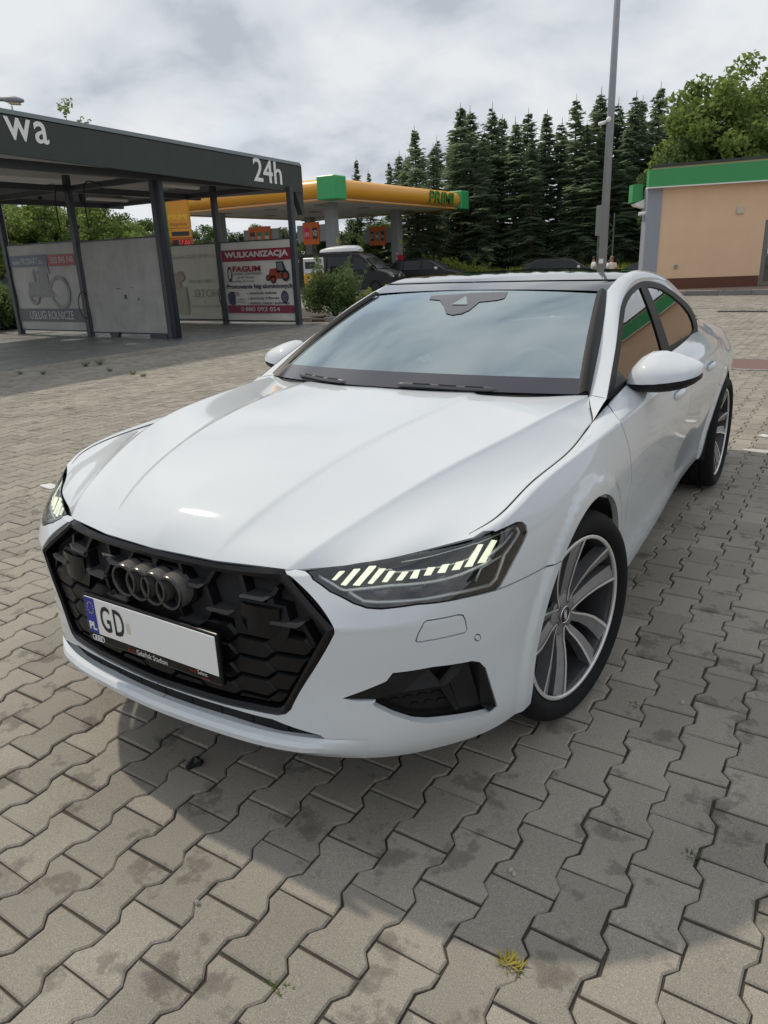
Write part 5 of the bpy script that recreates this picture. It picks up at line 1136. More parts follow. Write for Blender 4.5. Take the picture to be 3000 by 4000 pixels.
bush('juniper_bush', (-10.1, 15.6, .05), .75, .7, .75, 4500, .030, M_leafy, 'low yellow green juniper at the foot of the dark juniper', 'bush', seed=5, spikes=16, elong=1.7)
bush('low_shrub', (-9.6, 15.0, .0), .5, .45, .32, 700, .05, M_leafd, 'small dark ground shrub by the low juniper', 'bush', seed=8, elong=1.4)
for k, (x, y) in enumerate(((-14.9, 14.4), (-14.2, 14.5), (-13.0, 14.4))): bush('grass_tuft', (x, y, .06), .22, .2, .25, 120, .06, M_leafy, 'grass tuft on the kerb under the hotel banner', 'weed', 'grass tufts by the wash kerb', seed=20+k, elong=2)
# ---- fuel station canopy
M_yel_ = mat('canopy_orange', (.74, .35, .04), rough=.38, var=.10, vscale=.8); M_grn = mat('canopy_green', (.045, .36, .12), rough=.4, var=.06, vscale=1)
M_sof = mat('canopy_soffit', (.80, .79, .76), rough=.6, var=.08, vscale=.6); M_col = mat('column_grey', (.27, .285, .30), rough=.5, var=.12, vscale=1.5); M_org = mat('sign_orange', (.62, .13, .02), rough=.45)
FS = empty('fuel_canopy', (-29, 36.5, 0), label='orange fuel station canopy with green corner blocks on grey columns', cat='canopy'); fo = np.array([-29, 36.5, 0.0])
def fm(name, V, F, m, par=FS, **k): return mesh(name, np.asarray(V, float)-fo, F, m, par, **k)
fx0, fx1, fy0_, fy1, fz0, fz1 = -32.6, -20.9, 28.95, 42.6, 4.42, 5.38
prof = [(.05, fz0-.04), (-.10, fz0-.02)] ; rnd = [(.42*math.cos(a)-.10, (fz0+fz1)/2+.02+.43*math.sin(a)) for a in np.linspace(-1.35, 1.35, 13)]; prof = [(-.30, fz0)]+[(-.12, fz0)]+rnd+[(-.12, fz1), (-.30, fz1)]
for nm, a, b, out in (('fascia', (fx1, fy0_), (fx1, fy1), (1, 0)), ('fascia', (fx0, fy0_), (fx1, fy0_), (0, -1)), ('fascia', (fx1, fy1), (fx0, fy1), (0, 1)), ('fascia', (fx0, fy1), (fx0, fy0_), (-1, 0))):
    P = np.array([[(p[0]+out[0]*q, p[1]+out[1]*q, z) for q, z in prof] for p in (a, b)]); V, F = grid(P); F = F if out in ((1, 0), (0, -1)) else F; fm(nm, V, F, M_yel_, smooth=True)
    V, F = join([tube([(a[0]+out[0]*.05, a[1]+out[1]*.05, fz0-.0), (b[0]+out[0]*.05, b[1]+out[1]*.05, fz0-.0)], .035, 6)]); fm('fascia_trim', V, F, M_yel_)
for x in (fx0, fx1):
    for y in (fy0_, fy1): V, F = bevelbox(x-.62, x+.42, y-.42, y+.62, fz0-.03, fz1+.07, .04, 1) if y == fy0_ else bevelbox(x-.62, x+.42, y-.62, y+.42, fz0-.03, fz1+.07, .04, 1); fm('corner_block', V, F, M_grn)
V, F = box(fx0+.02, fx1-.02, fy0_+.02, fy1-.02, fz0+.02, fz0+.10); fm('soffit', V, F, M_sof)
V, F = box(fx0+.1, fx1-.1, fy0_+.1, fy1-.1, fz0+.3, fz0+.5); fm('roof_deck', V, F, M_sof)
for x in (-23.5, -27, -30.5):
    for y in (31.5, 35.5, 40.5): V, F = box(x-.28, x+.28, y-.28, y+.28, fz0-.015, fz0+.015); fm('downlight', V, F, mat('downlight', (.30, .30, .30), rough=.4))
colps = [pix((1303, 1000), x=-22.5), pix((1552, 1000), x=-23.6), np.array([-30.5, 31.0, 0]), np.array([-30.5, 39.5, 0])]
for k, c in enumerate(colps):
    x, y = c[0], c[1]; V, F = bevelbox(x-.27, x+.27, y-.27, y+.27, 0, fz0+.03, .03, 1); cl_ = fm('column', V, F, M_col)
    if k == 1: text('column_number', '2', .5, np.array((x+.02, y-.275, 1.55))-fo, (1, 0, 0), (0, 0, 1), M_wtxt, FS, height=.42, width=.26, off=.003)
    for zt, c2 in ((2.5, 'y'), (2.15, 'y')): V, F = box(x+.272, x+.278, y-.08, y+.08, zt, zt+(.22 if zt > 2.3 else .1)); fm('column_sticker', V, F, mat('sticker_yellow', (.60, .50, .06), rough=.5))
    V, F = bevelbox(x+.20, x+.52, y-.36, y-.0, .92, 1.82, .02, 1); fm('red_cabinet', V, F, mat('cabinet_red', (.45, .015, .02), rough=.4))
M_pink = mat('sign_pink', (.55, .03, .09), rough=.45); M_blk2 = mat('sign_black', (.03, .03, .035), rough=.45); M_grn2 = mat('sign_green', (.05, .22, .12), rough=.45)
def fuelsign(c, w, cells, zc, lab):
    x, y = c[0], c[1]
    V, F = bevelbox(x-.30-w-.9, x-.2, y-.10, y+.10, zc-.42, zc+.42, .01, 1); fm('sign_arm', V, F, M_col)
    V, F = box(x-.75-w, x-.75, y-.17, y-.10, zc-.55, zc+.55); fm('fuel_sign', V, F, M_org); n = len(cells); cw_ = w/n
    for i, (s, m_) in enumerate(cells):
        xa = x-.75-w+cw_*(i+.2); V, F = box(xa, xa+cw_*.62, y-.18, y-.171, zc-.28, zc+.28); fm('sign_cell', V, F, m_)
        for j, ln in enumerate(s.split('/')): text('sign_lettering', ln, .2, np.array((xa+cw_*.05, y-.182, zc-.12+.16*(len(s.split('/'))-1-j)*1.0-.02))-fo, (1, 0, 0), (0, 0, 1), M_wtxt, FS, width=cw_*.52, height=.13 if '/' in s else .2, off=.002)
fuelsign(colps[0], 1.05, [('LPG', M_pink), ('ON/TIR', M_blk2)], 3.02, ''); fuelsign(colps[1], 1.15, [('ON/EFT', M_blk2), ('95', M_grn2), ('ON', M_blk2)], 3.0, ''); fuelsign(np.array([-26.2, 31.4, 0]), 1.6, [('ON', M_blk2), ('95', M_grn2), ('98', M_grn2)], 3.02, '')
yy = [pix((px, 800), x=fx1+.35)[1] for px in (1680, 1772)]
text('canopy_lettering', 'PRIMI', .8, np.array((fx1+.335, yy[0], fz0+.17))-fo, (0, 1, 0), (0, 0, 1), mat('letter_dark_green', (.02, .10, .02), rough=.5), FS, width=yy[1]-yy[0], height=.66, off=.004, bold=.03); text('canopy_lettering', 'PRIMI', .8, np.array((fx1+.342, yy[0]+.06, fz0+.21))-fo, (0, 1, 0), (0, 0, 1), mat('letter_green', (.10, .30, .04), rough=.5), FS, width=yy[1]-yy[0], height=.64, off=.004)
# islands and pumps
def pump(px, d, label, num):
    p = atd(px, d); r = empty('fuel_pump', (p[0], p[1], 0), label=label, cat='fuel pump')
    V, F = bevelbox(-.42, .42, -.25, .25, .12, 1.05, .02, 1); mesh('pump_body', V, F, mat('pump_yellow', (.60, .33, .03), rough=.4), r)
    V, F = bevelbox(-.42, .42, -.25, .25, 1.06, 1.75, .03, 1); mesh('pump_head', V, F, mat('pump_white', (.55, .56, .55), rough=.4), r)
    V, F = box(-.30, .30, -.257, -.252, 1.28, 1.58); mesh('pump_display', V, F, M_blk2, r); text('pump_number', num, .3, (-.24, -.262, .62), (1, 0, 0), (0, 0, 1), M_wtxt, r, width=.2, height=.3)
    V, F = join([tube(curve([(.46, 0, 1.4), (.62, 0, 1.1), (.60, 0, .6), (.48, 0, .35)], 10), .02, 6)]); mesh('pump_hose', V, F, M_gap, r); V, F = box(-.9, .9, -.5, .5, 0, .12); mesh('island', V, F, M_kerb, r); return r
pump((1228, 1085), 35.5, 'yellow and white fuel pump behind the juniper bush', '4'); pump((1182, 1060), 44, 'fuel pump behind the wash corner post', '3')
# price pylon
pp = atd((705, 900), 40); PY_ = empty('price_pylon', (pp[0], pp[1], 0), YAW+.18 if False else 0.55, label='orange and green fuel price pylon behind the wash', cat='sign')
def pyl(name, a, b, z0, z1, m, y0=-.18, y1=.18): V, F = box(a, b, y0, y1, z0, z1); return mesh(name, V, F, m, PY_)
sc_ = 40/FPX; zp = lambda py: float(atd((705, py), 40)[2]); wpx = 74*sc_
pyl('pylon_edge', -wpx/2-.22, -wpx/2, 0, 5.4, mat('pylon_green', (.10, .42, .05), rough=.4), -.2, .2)
m_o = mat('pylon_orange', (.66, .28, .02), rough=.4); pyl('pylon_panel', -wpx/2, wpx/2, zp(893)+.02, 5.4, m_o); pyl('pylon_panel', -wpx/2, wpx/2, zp(930)+.02, zp(893), m_o); pyl('pylon_panel', -wpx/2, wpx/2, .0, zp(930), mat('pylon_red', (.55, .10, .02), rough=.4))
pt = lambda s, x0, x1, z0, z1, m: text('pylon_lettering', s, .3, (x0, -.182, z0), (1, 0, 0), (0, 0, 1), m, PY_, width=x1-x0, height=z1-z0, off=.004)
pt('PRIMI', -wpx*.45, wpx*.42, zp(857), zp(838), M_yel); pt('STACJA PALIW', -wpx*.42, wpx*.40, zp(886), zp(872), M_blk2)
pyl('price_screen', -wpx*.38, wpx*.45, zp(922), zp(905), M_blk2, -.19, -.181); m_led = mat('led_red', (.5, .02, .02), rough=.4, emit=(1, .05, .06), estr=.6); pt2 = pt('9.99', wpx*.12, wpx*.38, zp(918), zp(911), m_led)
pyl('fuel_badge', -wpx*.36, -wpx*.10, zp(959), zp(937), M_blk2, -.19, -.181); pt('ON', -wpx*.33, -wpx*.13, zp(952), zp(943), M_wtxt); pyl('price_screen', wpx*.0, wpx*.46, zp(959), zp(937), M_blk2, -.19, -.181); 
text('price_digits', '7.00', .3, (wpx*.03, -.194, zp(956)), (1, 0, 0), (0, 0, 1), m_led, PY_, width=wpx*.40, height=zp(940)-zp(956), off=.004)
# ---- shop building
ba, bb_ = np.array([-5.27, 26.08]), np.array([-1.745, 27.96]); bt = (bb_-ba)/np.linalg.norm(bb_-ba); BR = math.atan2(bt[1], bt[0])
SH_ = empty('shop_building', (ba[0], ba[1], 0), BR, label='tan rendered shop building with green fascia and brown plinth', cat='building')
M_rend = mat('render_tan', (.76, .53, .35), rough=.85, var=.10, vscale=1.1, bump=.12, bscale=70); M_plin = mat('plinth_brown', (.13, .050, .032), rough=.8, var=.2, vscale=5); M_bgrn = mat('fascia_green', (.045, .30, .10), rough=.5, var=.08, vscale=1.5); M_pil = mat('pilaster_grey', (.29, .31, .36), rough=.55, var=.06, vscale=2)
def bm_(name, x0, x1, y0, y1, z0, z1, m, **k): V, F = box(x0, x1, y0, y1, z0, z1); return mesh(name, V, F, m, SH_, **k)
bm_('wall', .0, 3.98, .0, .25, .15, 4.0, M_rend); bm_('wall', 3.98, 5.2, .0, .25, 2.35, 4.0, M_rend); bm_('wall', 5.2, 16, 0, .25, .15, 4.0, M_rend); V, F = prism([(.06, .26, .15), (3.2, 9, .15), (3.4, 9, .15), (.26, .26, .15)], (0, 0, 3.85)); mesh('wall', V, F, M_rend, SH_)
bm_('plinth', .42, 3.96, -.03, -.003, .15, .52, M_plin); bm_('plinth', 5.24, 16, -.03, -.003, .15, .52, M_plin)
bm_('pilaster', -.10, .40, -.06, .5, .15, 3.52, M_pil)
V = np.array([(-.16, -.30, 3.53), (16, -.30, 3.80), (16, 0, 3.80), (-.16, 0, 3.53), (-.16, -.30, 4.08), (16, -.30, 4.62), (16, 0, 4.62), (-.16, 0, 4.08)]); mesh('fascia', V, box(0, 1, 0, 1, 0, 1)[1], M_bgrn, SH_)
V = np.array([(-.18, -.34, 3.50), (16, -.34, 3.77), (16, -.02, 3.77), (-.18, -.02, 3.50), (-.18, -.34, 3.535), (16, -.34, 3.805), (16, -.02, 3.805), (-.18, -.02, 3.535)]); mesh('fascia_trim', V, box(0, 1, 0, 1, 0, 1)[1], M_wtxt, SH_)
V = np.array([(-.02, -.12, 4.05), (16, -.12, 4.55), (16, 8, 4.55), (3.0, 8, 4.05), (-.02, -.12, 4.16), (16, -.12, 4.74), (16, 8, 4.74), (3.0, 8, 4.16)]); mesh('parapet', V, box(0, 1, 0, 1, 0, 1)[1], M_rend, SH_)
V = np.array([(-.08, -.18, 4.15), (16, -.18, 4.73), (16, 8, 4.73), (3.0, 8, 4.15), (-.08, -.18, 4.23), (16, -.18, 4.83), (16, 8, 4.83), (3.0, 8, 4.23)]); mesh('roof_edge', V, box(0, 1, 0, 1, 0, 1)[1], mat('roof_edge_dark', (.05, .05, .05), rough=.7, var=.3, vscale=10), SH_)
V, F = box(-.52, -.17, .35, .9, 3.12, 3.70); mesh('side_fascia', V, F, M_bgrn, SH_)
V, F = prism([(-.45, .3, 3.07), (-.10, .3, 3.20), (-.10, .3, 2.92), (-.38, .3, 3.0)], (0, .5, 0)); mesh('soffit_lamp', V, F, M_sof, SH_); V, F = tube([(-.32, .1, 2.72), (-.08, .1, 2.74)], .06, 10); mesh('security_camera', V, F, M_wtxt, SH_)
V, F = bevelbox(2.95, 3.20, -.06, .0, 2.58, 2.80, .015, 1); mesh('wall_box', V, F, mat('box_cream', (.55, .53, .42), rough=.5), SH_)
V, F = bevelbox(1.02, 1.14, -.06, .0, .86, .98, .01, 1); mesh('tap_box', V, F, M_col, SH_)
M_alu = mat('door_frame_grey', (.17, .165, .15), rough=.5); G_door = glass('door_glass', (.10, .10, .10), refl=.12)
DR = bm_('door', 4.02, 5.18, .05, .10, .17, .30, M_alu)
for a in ((3.99, 4.14, .17, 2.33), (5.05, 5.19, .17, 2.33), (4.14, 5.05, 2.20, 2.33), (4.14, 5.05, 1.15, 1.27)): V, F = box(a[0], a[1], .03, .10, a[2], a[3]); mesh('door_frame', V, F, M_alu, DR)
V, F = box(4.14, 5.05, .06, .07, .30, 2.2); mesh('door_pane', V, F, G_door, DR); V, F = box(4.0, 5.19, .6, .62, .17, 2.33); mesh('door_lobby', V, F, M_inter, SH_); V, F = tube([(4.16, -.02, 1.24), (4.16, -.02, 1.42)], .02, 8); mesh('door_handle', V, F, M_chrome, DR)
kerbrun((-6.6, 24.75), (8.5, 27.25), .03)
V = np.array([(-6.3, 24.88, -.02), (8.5, 27.38, -.02), (14, 36, -.02), (-5.6, 26.5, -.02), (-6.3, 24.88, .15), (8.5, 27.38, .15), (14, 36, .15), (-5.6, 26.5, .15)]); tag(mesh('pavement', V, box(0, 1, 0, 1, 0, 1)[1], mat('pavement_reddish', (.24, .17, .14), rough=.9, var=.25, vscale=9)), kind='structure')
for k, px in enumerate(((2650, 1140), (2672, 1145))): p = gnd(px); bush('kerb_weed', (p[0], p[1], 0.0), .12, .1, .16, 60, .03, M_leafy, 'small weed against the kerb of the shop building', 'weed', 'weeds by the shop kerb', seed=40+k, elong=2)
# ---- tall lamp post with camera
M_galv = mat('galvanised', (.30, .32, .345), rough=.45, metal=.45, var=.12, vscale=3)
lp = atd((2352, 1040), 22.5); LPo = empty('lamp_post', (lp[0], lp[1], 0), label='tall tapered grey lamp post with small cameras beside the shop', cat='lamp post')
V, F = tube([(0, 0, 0), (0, 0, 6), (0, 0, 12)], [.125, .088, .055], 16); mesh('pole', V, F, M_galv, LPo, smooth=True); V, F = box(-.2, .2, -.2, .2, 0, .03); mesh('base_plate', V, F, M_galv, LPo)
zc2 = float(atd((2390, 478), 22.5)[2]); V, F = join([tube([(-.10, -.05, zc2+.02), (-.26, -.16, zc2-.03)], .045, 10), tube([(0, 0, zc2), (-.14, -.06, zc2+.03)], .025, 8)]); mesh('security_camera', V, F, M_wtxt, LPo, smooth=True)
V, F = lathe([(.0, .01), (.03, .06), (.09, .065), (.13, .02)], 12, axis='z'); mesh('dome_camera', V+np.array([-.02, -.10, zc2]), F, M_wtxt, LPo, smooth=True)
zs = float(atd((2345, 1020), 22.5)[2]); V, F = box(-.06, .06, -.130, -.124, zs-.06, zs+.06); mesh('sticker', V, F, M_wtxt, LPo)
V, F = tube([(0, 0, 11.9), (.4, -.5, 12.1)], .03, 8); mesh('arm', V, F, M_galv, LPo); V, F = bevelbox(.25, .55, -1.0, -.4, 12.05, 12.2, .04, 2); mesh('lamp_head', V, F, M_galv, LPo)
# street lamp head peeping over the wash
q = atd((15, 388), 24); SLm = empty('street_lamp', (q[0]-2.2, q[1]-1.2, 0), label='street lamp with oval head above the car wash roof', cat='lamp post'); hx = q-np.array([q[0]-2.2, q[1]-1.2, 0])
V, F = tube(curve([(0, 0, 0), (0, 0, hx[2]*.6), (.1, .05, hx[2]*.93), (hx[0]*.5, hx[1]*.5, hx[2]), tuple(hx)], 20), .05, 8); mesh('pole', V, F, M_galv, SLm, smooth=True)
hd = hx/np.linalg.norm(hx*np.array([1, 1, 0])); v, f = lathe([(-.05, .02), (0, .08), (.15, .12), (.35, .12), (.52, .06), (.56, .0)], 14); d2 = np.array([.87, .48, -.10]); sd = np.array([-.48, .87, 0]); V = hx+v[:, :1]*d2+v[:, 1:2]*sd+v[:, 2:3]*np.array([0, 0, .75]); mesh('lamp_head', V, f, M_col, SLm, smooth=True)
V, F = bevelbox(-.15, .15, -.08, .08, -.03, .02, .02, 1); V = hx+d2*.28+np.array([0, 0, -.085])+V[:, :1]*d2+V[:, 1:2]*sd+V[:, 2:3]*np.array([0, 0, 1]); mesh('lamp_glass', V, F, mat('lamp_amber', (.6, .5, .35), rough=.3), SLm)
for px, d, zt, lab in (((20, 900), 34, 8.5, 'thin pale pole behind the first wash post'), ((140, 940), 42, 9, 'pale street pole among the trees behind the wash')):
    p = atd(px, d); r = empty('street_pole', (p[0], p[1], 0), label=lab, cat='pole'); V, F = tube([(0, 0, 0), (0, 0, zt)], [.07, .045], 8); mesh('pole', V, F, M_galv, r, smooth=True); V, F = box(-.12, .12, -.12, .12, 0, .04); mesh('base_plate', V, F, M_galv, r)
# ---- vehicles
def vehicle(name, loc, rz, L, W_, H, prof, belt, roof_in, m, label, win, wheels, wr, kind='car', details=None):
    """side profile extruded with tumblehome: prof = list of (x along length, z); front at +x"""
    r = empty(name, loc, rz, label=label, cat=kind); n = len(prof)
    def half(z): return W_/2*(1 if z < belt else 1-roof_in*(z-belt)/(H-belt))
    rows = []
    for s in (-1, -.93, .93, 1): rows.append([(x, s*half(z)*1.0, z if abs(s) < 1 else z-.02) for x, z in prof])
    P = np.array(rows); P = np.concatenate([P, P[:, :1]], 1); V, F = grid(P, flip=True); F += [tuple(range(n)), tuple(3*(n+1)+i for i in range(n-1, -1, -1))]; mesh('body', V, F, m, r, smooth=True, sharp=32)
    for q in win:
        for s in (-1, 1):
            pl = [(x, s*(half(z)+.006), z) for x, z in q]; V, F = prism(pl, (0, -s*.004, 0)); F = F if s < 0 else [tuple(reversed(f)) for f in F]; mesh('side_window', V, F, M_vglass, r)
    for x in wheels:
        for s in (-1, 1):
            w0 = empty('wheel', (x, s*(W_/2-.10), wr), parent=r); t_, tf = lathe([(-.10, wr*.6), (-.11, wr*.93), (-.09, wr), (.09, wr), (.11, wr*.93), (.10, wr*.6)], 28); V = np.stack([t_[:, 1], t_[:, 0], t_[:, 2]], 1); mesh('tyre', V, tf, M_tyre, w0, smooth=True)
            parts = [lathe([(s*.09, wr*.66), (s*.06, wr*.60), (s*.07, .04), (s*.08, 0)], 24)]; v, f = parts[0]; mesh('rim', np.stack([v[:, 1], v[:, 0], v[:, 2]], 1), f, M_rimgrey if kind != 'van' else M_dark, w0, smooth=True)
    if details: details(r, half)
    return r
M_vblk = mat('vehicle_black', (.008, .008, .009), rough=.3, spec=.35); M_vglass = mat('vehicle_glass', (.010, .012, .014), rough=.08, spec=.4); M_vgrey = mat('vehicle_grey', (.030, .032, .036), rough=.35, spec=.4); M_vwhite = mat('vehicle_white', (.62, .63, .64), rough=.4, coat=1); M_vblue = mat('vehicle_blue', (.03, .06, .22), rough=.35, coat=1); M_vlamp = mat('vehicle_lamp', (.55, .57, .58), rough=.15, coat=1)
vp = [(2.42, .32), (2.45, .62), (2.40, .82), (2.20, 1.00), (1.62, 1.16), (1.05, 1.66), (.75, 1.86), (.2, 1.93), (-1.5, 1.95), (-2.25, 1.92), (-2.42, 1.75), (-2.46, .9), (-2.45, .32), (-1.9, .28), (1.9, .28)]
def van_det(r, half):
    for s in (-1, 1):
        V, F = prism([(2.20, s*.60, .98), (2.10, s*.90, .98), (2.25, s*.93, .78), (2.425, s*.62, .78)], (.025, s*.01, .01)); mesh('headlight', V, F, M_vlamp, r)
        V, F = bevelbox(1.35, 1.52, s*1.02-.10, s*1.02+.10, 1.12, 1.36, .03, 1); mesh('wing_mirror', V, F, M_vblk, r)
    V, F = prism([(2.41, -.56, .90), (2.41, .56, .90), (2.455, .46, .72), (2.455, -.46, .72)], (.012, 0, .0)); mesh('grille', V, F, M_gap, r)
    V, F = ringmesh((2.46, 0, .81), (1, 0, 0), .085, .012, 20, 5); V2, F2 = join([(V, F), prism([(2.46, -.05, .87), (2.46, -.03, .87), (2.46, 0, .81), (2.46, .03, .87), (2.46, .05, .87), (2.46, .01, .76), (2.46, -.01, .76)], (.006, 0, 0))]); mesh('badge', V2, F2, M_chrome, r)
    V, F = box(2.455, 2.475, -.26, .26, .40, .51); mesh('number_plate', V, F, M_white, r); V, F = bevelbox(2.28, 2.50, -.92, .92, .34, .60, .05, 2); mesh('bumper', V, F, M_vblk, r)
    V, F = prism([(1.66, -.78, 1.165), (1.66, .78, 1.165), (1.08, .70, 1.66), (1.08, -.70, 1.66)], (.012, 0, .012)); mesh('windscreen', V, F, M_vglass, r)
    for s in (-1, 1): V, F = box(-2.1, 2.0, s*.948-.006, s*.948+.006, .60, .63); mesh('side_moulding', V, F, M_gap, r)
vf, vr_ = gnd((1475, 1141)), gnd((1345, 1134)); vdir = math.atan2(*( (vf-vr_)[[1, 0]])); 
vf = atd((1478, 1100), 36.5); VAN = vehicle('van', (vf[0]-1.35*math.cos(R_(9)), vf[1]-1.35*math.sin(R_(9)), 0), R_(9), 4.9, 1.9, 1.95, vp, 1.1, .16, M_vblk, 'black passenger van parked under the fuel canopy', [[(1.45, 1.16), (.95, 1.60), (.55, 1.72), (.45, 1.16)], [(.35, 1.16), (.35, 1.74), (-.85, 1.78), (-.85, 1.16)], [(-.95, 1.16), (-.95, 1.78), (-2.1, 1.76), (-2.2, 1.16)]], (1.62, -1.35), .34, 'van', van_det)
c_, s_ = math.cos(R_(9)), math.sin(R_(9)); rbp = (vf[0]-1.35*c_-.55*c_, vf[1]-1.35*s_-.55*s_, 1.97)
RB = empty('roof_box', rbp, R_(9), label='white roof box on top of the black van', cat='roof box'); secs = []
for x, h, w_ in ((-1.05, .06, .25), (-.95, .16, .38), (-.5, .25, .42), (.3, .29, .42), (.85, .27, .40), (1.0, .20, .36), (1.05, .10, .30)): secs.append([(x, w_*math.cos(t), .02+h*max(0, math.sin(t))**.6) for t in np.linspace(0, math.pi, 10)]+[(x, -w_*.9, 0), (x, w_*.9, 0), (x, w_, .02)])
P = np.array(secs); V, F = grid(P, flip=True); k = P.shape[1]; F += [tuple(range(k)), tuple(6*k+i for i in range(k-1, -1, -1))]; mesh('shell', V, F, M_vwhite, RB, smooth=True, sharp=50); V, F = join([box(x-.03, x+.03, -.6, .6, -.045, .0) for x in (-.5, .5)]); mesh('bar', V, F, M_gap, RB)
cp = [(2.25, .30), (2.30, .55), (2.18, .78), (1.25, .98), (.45, 1.42), (-.1, 1.50), (-1.4, 1.47), (-2.0, 1.25), (-2.2, .95), (-2.25, .30)]
cw_ = [[(.98, 1.0), (.40, 1.38), (.05, 1.42), (.05, 1.0)], [(-.05, 1.0), (-.05, 1.43), (-.95, 1.42), (-.98, 1.0)], [(-1.05, 1.0), (-1.02, 1.42), (-1.5, 1.38), (-1.8, 1.05)]]
def car_det(r, half):
    V, F = prism([(1.22, -.68, 1.0), (1.22, .68, 1.0), (.48, .58, 1.41), (.48, -.58, 1.41)], (.01, 0, .012)); mesh('windscreen', V, F, M_wsr, r)
    for s in (-1, 1):
        V, F = prism([(2.19, s*.50, .76), (2.05, s*.82, .80), (2.10, s*.84, .66), (2.28, s*.5, .64)], (.02, s*.008, 0)); mesh('headlight', V, F, M_vlamp, r)
        V, F = bevelbox(.75, .9, s*.95-.09, s*.95+.09, .98, 1.12, .03, 1); mesh('wing_mirror', V, F, M_vlamp, r)
        V, F = tube([(.3, s*.62, 1.50), (-.5, s*.62, 1.55), (-1.5, s*.62, 1.50)], .018, 6); mesh('roof_rail', V, F, M_gap, r)
    V, F = box(2.28, 2.31, -.5, .5, .42, .62); mesh('grille', V, F, M_gap, r); V, F = box(-2.27, -2.25, -.26, .26, .6, .71); mesh('number_plate', V, F, M_white, r)
M_wsr = mat('vehicle_windscreen', (.10, .12, .13), rough=.04, coat=1)
p = atd((1665, 1075), 41); vehicle('parked_car', (p[0], p[1], 0), R_(12), 4.6, 1.84, 1.5, cp, 1.0, .24, M_vblk, 'black estate car parked between the second canopy column and the hedge', cw_, (1.4, -1.35), .33, 'car', car_det)
p = atd((2205, 1035), 43); vehicle('parked_car', (p[0], p[1], -.22), R_(14), 4.6, 1.84, 1.5, cp, 1.0, .24, M_vgrey, 'dark grey estate car with roof rails by the two people', cw_, (1.4, -1.35), .33, 'car', car_det)
p = atd((1175, 1085), 46); vehicle('parked_car', (p[0], p[1], 0), R_(20), 4.4, 1.8, 1.5, cp, 1.0, .24, M_vwhite, 'white car behind the fuel pump', cw_, (1.35, -1.3), .32, 'car', car_det)
p = atd((-15, 1080), 36); vehicle('parked_car', (p[0], p[1], 0), R_(-20), 4.4, 1.8, 1.5, cp, 1.0, .24, M_vblue, 'blue car behind the first wash post', cw_, (1.35, -1.3), .32, 'car', car_det)
p = atd((2640, 1062), 36); vehicle('parked_car', (p[0], p[1], -.40), R_(-20), 4.4, 1.8, 1.5, cp, 1.0, .24, M_vgrey, 'grey car mostly hidden behind the shop corner', cw_, (1.35, -1.3), .32, 'car', car_det)
# ---- two people
def person(px, d, zg, rz, shirt, label, hair, look):
    p = atd(px, d); r = empty('person', (p[0], p[1], zg), rz, label=label, cat='person'); me = bpy.data.meshes.new('body'); J = {}
    vs, es, rad = [], [], []
    def add(pt, rr, par=None): vs.append(pt); rad.append(rr); k = len(vs)-1; es.append((par, k)) if par is not None else None; return k
    pel = add((0, 0, .96), (.15, .12)); wst = add((.0, 0, 1.12), (.14, .11), pel); ch = add((.01, 0, 1.32), (.17, .12), wst); nk = add((.01, 0, 1.47), (.06, .06), ch); hd_ = add((.03, 0, 1.58), (.075, .085), nk); tp = add((.03, 0, 1.71), (.07, .08), hd_)
    for s in (-1, 1):
        sh = add((.0, s*.18, 1.41), (.06, .06), ch); elb = add((.03, s*.24, 1.14), (.045, .045), sh); wr_ = add((.16, s*.20, .96), (.032, .032), elb); add((.22, s*.18, .90), (.035, .02), wr_)
        hip = add((0, s*.09, .90), (.085, .085), pel); kn = add((.03, s*.10, .50), (.062, .062), hip); an = add((0, s*.10, .09), (.04, .04), kn); add((.14, s*.10, .04), (.045, .035), an)
    me.from_pydata(vs, es, []); o = bpy.data.objects.new('body', me); link(o, r); sk = o.modifiers.new('skin', 'SKIN'); sv = me.skin_vertices[0].data
    for i, q in enumerate(rad): sv[i].radius = q
    sv[0].use_root = True; sb = o.modifiers.new('sub', 'SUBSURF'); sb.levels = 2; sb.render_levels = 2
    M_skin = mat('skin', (.42, .24, .17), rough=.55); me.materials.append(M_skin)
    # clothing as shells over torso and legs
    tor = [(.96, .165, .135), (1.05, .165, .13), (1.2, .175, .135), (1.33, .20, .14), (1.42, .17, .11), (1.47, .09, .08)]
    V = np.array([[(a*math.cos(t)*.0+b*math.cos(t)+.01, a*math.sin(t), z) for t in np.linspace(0, 2*math.pi, 17)] for z, a, b in tor]); v1 = grid(V)
    sl_ = [tube([(.0, s*.17, 1.42), (.02, s*.22, 1.28), (.025, s*.235, 1.20)], [.075, .07, .066], 10) for s in (-1, 1)]; V, F = join([v1]+sl_); mesh('shirt', V, F, shirt, r, smooth=True)
    V, F = join([tube([(0, s*.085, .98), (.02, s*.10, .52), (.0, s*.10, .10)], [.11, .085, .07], 12) for s in (-1, 1)]); mesh('trousers', V, F, M_fadedk, r, smooth=True)
    v, f = lathe([(1.60, .083), (1.66, .088), (1.71, .078), (1.745, .045), (1.755, .0)], 16, axis='z'); v[:, 0] = v[:, 0]*1.12+.015; mesh('hair', v, f, hair, r, smooth=True)
    V, F = join([prism([(.105, -.012, 1.62), (.135, 0, 1.60), (.105, .012, 1.62)], (0, 0, -.03)), box(.098, .112, -.06, .06, 1.635, 1.655)]); mesh('glasses', V, F, M_black, r)
    return r
person((2390, 1005), 37, -.42, YAW*0+R_(-40), mat('shirt_white', (.66, .66, .68), rough=.8), 'man in a white T-shirt with cropped hair walking past the lamp post', mat('cropped_hair', (.25, .15, .11), rough=.8), 0)
